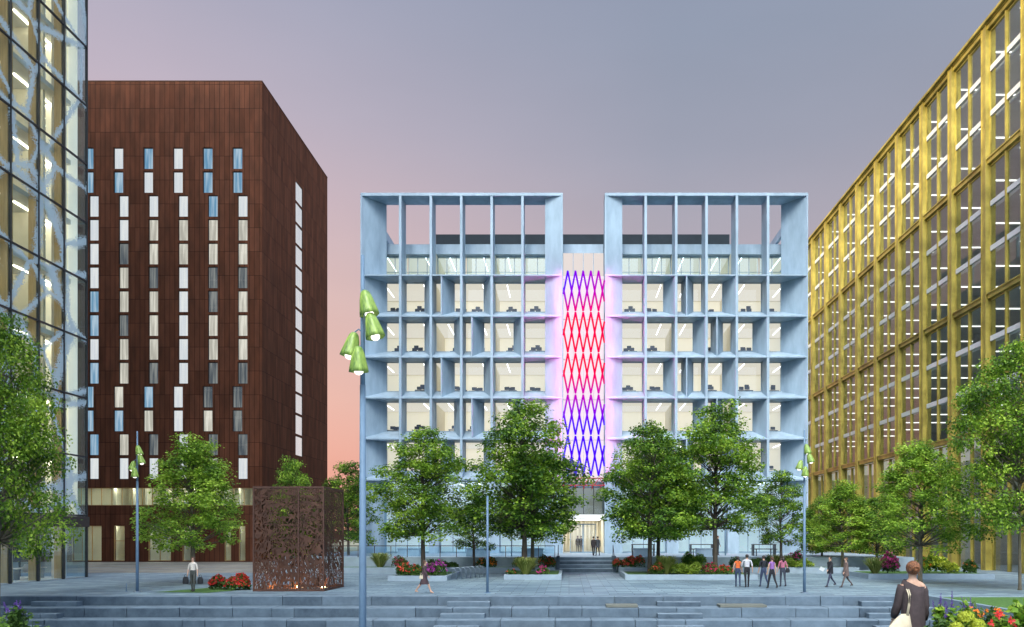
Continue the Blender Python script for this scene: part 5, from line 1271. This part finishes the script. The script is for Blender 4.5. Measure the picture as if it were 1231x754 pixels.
# --- the woman in the foreground, seen from behind
def front_woman():
    d=10.1; s=100.; cx=X(1097,d); zg=1.0
    root=person('woman with auburn bun in a loose dark brown top, seen from behind',cx,d,zg,R(176),1.62,(.52,.31,.22),(.04,.035,.04),hair='auburn',hairstyle='none',arms=((10,22),(4,12)),ab=(9,7),sleeve='long',female=True,bulk=.88)
    # remove default hair child, build a fuller one
    for ch in list(root.children): bpy.data.objects.remove(ch)
    rr=random.Random(4); h=MB(); hc=Vector((0,0,1.63))
    h.ell(hc+Vector((0,.015,.022)),(.096,.110,.104),24,18)
    h.v=[p if not (p[1]<hc.y-.055 and p[2]<hc.z+.05) else (p[0],hc.y-.05,p[2]) for p in h.v]
    # swept strands over the skull, gathering into a low knot
    knot=hc+Vector((.01,.118,.01))
    for i in range(60):
        al=rr.uniform(0,math.pi); pts=[]      # from the hairline over the skull to the knot
        for q in range(6):
            th=.95*math.pi/2-q*.30; d_=Vector((math.cos(al)*math.sin(math.pi/2-th*.0)*math.cos(max(-.3,th-.9)*.5),0,0))
            v=Vector((math.cos(al)*(1-q/6.5),-.35+q*.26,math.sin(al)*(1-q/6.5)+.05)).normalized()
            pts.append(hc+Vector((0,.015,.022))+Vector((v.x*.094,v.y*.108,v.z*.102)))
        h.tube(pts+[knot],[.003,.007,.009,.009,.008,.007,.006],6)
    for i in range(16):
        a0=rr.uniform(0,6.28); tilt=rr.uniform(-.6,.6); pts=[]
        for t in range(7):
            a=a0+t*.55; pts.append(knot+Vector((math.cos(a)*.042,.02+.026*math.sin(a*1.0+tilt)+.012,math.sin(a)*.04)))
        h.tube(pts,[.006,.012,.014,.014,.014,.012,.006],6)
    h.ell(knot+Vector((0,.02,0)),(.042,.035,.042),14,10)
    for i in range(10):
        a=rr.uniform(-1,1); st=hc+Vector((a*.06,.085,-.05)); h.tube([st,st+Vector((a*.01,.004,-.02)),st+Vector((a*.015,-.01,-.04))],[.003,.002,.001],4)
    child('hair',h.mesh('hair',HAIR['auburn'],True),root)
    # loose top: draped tube with folds and a wide neckline, plus wide sleeves
    t=MB(); n=40; prof=[(.13,.088,1.445,.0),(.16,.10,1.425,.0),(.185,.112,1.385,.0),(.178,.125,1.28,.0),(.168,.128,1.15,.0),(.172,.132,1.0,0),(.182,.14,.86,0),(.185,.14,.80,0)]
    vs=[]
    for i,(rx,ry,zz,_) in enumerate(prof):
        for k in range(n):
            a=2*math.pi*k/n; fold=(1+(.035*math.sin(a*9+i*.6)+.03*math.sin(a*5+1+i*1.1)+.02*math.sin(a*14-i*.8))*min(1,i/2.5))*.93
            tiltz=((.055*math.cos(a)-.015) if i==0 else (.045*math.cos(a)-.01 if i==1 else 0))-(.02*math.sin(a) if i<2 else 0)
            vs.append((rx*math.cos(a)*fold,ry*math.sin(a)*fold+.005,zz+tiltz))
    t.add(vs,[(i*n+k,i*n+(k+1)%n,(i+1)*n+(k+1)%n,(i+1)*n+k) for i in range(len(prof)-1) for k in range(n)])
    def sleeve(s,pi,be,abd):
        S_=Vector((s*.150,0,1.385)); dr=lambda p,a: Vector((s*math.sin(R(a)),-math.sin(R(p))*math.cos(R(a)),-math.cos(R(p))*math.cos(R(a))))
        el_=S_+dr(pi,abd)*.29; wr=el_+dr(pi+be,abd*.4)*.25
        pts=[S_+Vector((-s*.01,0,.012 if s>0 else -.03)),S_.lerp(el_,.25),S_.lerp(el_,.6),el_,el_.lerp(wr,.4),el_.lerp(wr,.85)]
        t.tube(pts,[.068,.068,.064,.062,.064,.048],18)
    sleeve(1,10,22,9); sleeve(-1,4,12,7)
    child('loose_top',t.mesh('loose_top',C_((.052,.036,.038)),True),root)
    # bag hanging on her left shoulder (picture left) with two straps
    bx=cx-.20; b=thing('tote_bag','slouchy cream canvas tote bag hanging from the shoulder of the woman in brown','bag',(bx-.01,d-.12,1.60),R(8)); b.scale=(.72,.75,.86)
    m=MB(); n=24; vs=[]
    for i,(rx,ry,zz,dx) in enumerate(((.20,.05,-.02,-.05),(.245,.085,.03,-.04),(.25,.09,.12,-.03),(.215,.08,.22,-.01),(.165,.06,.30,.03),(.12,.035,.36,.065),(.085,.02,.40,.085))):
        for k in range(n):
            a=2*math.pi*k/n; f=1+.04*math.sin(a*5+i*1.3); vs.append((dx+rx*math.cos(a)*f,ry*math.sin(a)*f,zz))
    m.add(vs,[(i*n+k,i*n+(k+1)%n,(i+1)*n+(k+1)%n,(i+1)*n+k) for i in range(6) for k in range(n)]+[tuple(range(n))[::-1]])
    child('bag_body',m.mesh('bag_body',M['canvas'],True),b)
    for dx in (0,.035):
        st=MB(); st.tube([(.10+dx*.7,-.02,.38),(.125+dx*.7,-.035,.55),(.135+dx,-.03,.70),(.14+dx,.03,.775),(.15+dx,.12,.78)],[.011,.011,.011,.011,.011],8); child('strap',st.mesh('strap',M['canvas'],True),b)
    m=MB(); m.tube([(.09,-.02,.385),(.145,-.03,.385)],.008,6); child('buckle',m.mesh('buckle',M['dark']),b)
front_woman()
for o in list(bpy.data.objects):
    if '_k' in o: del o['_k']
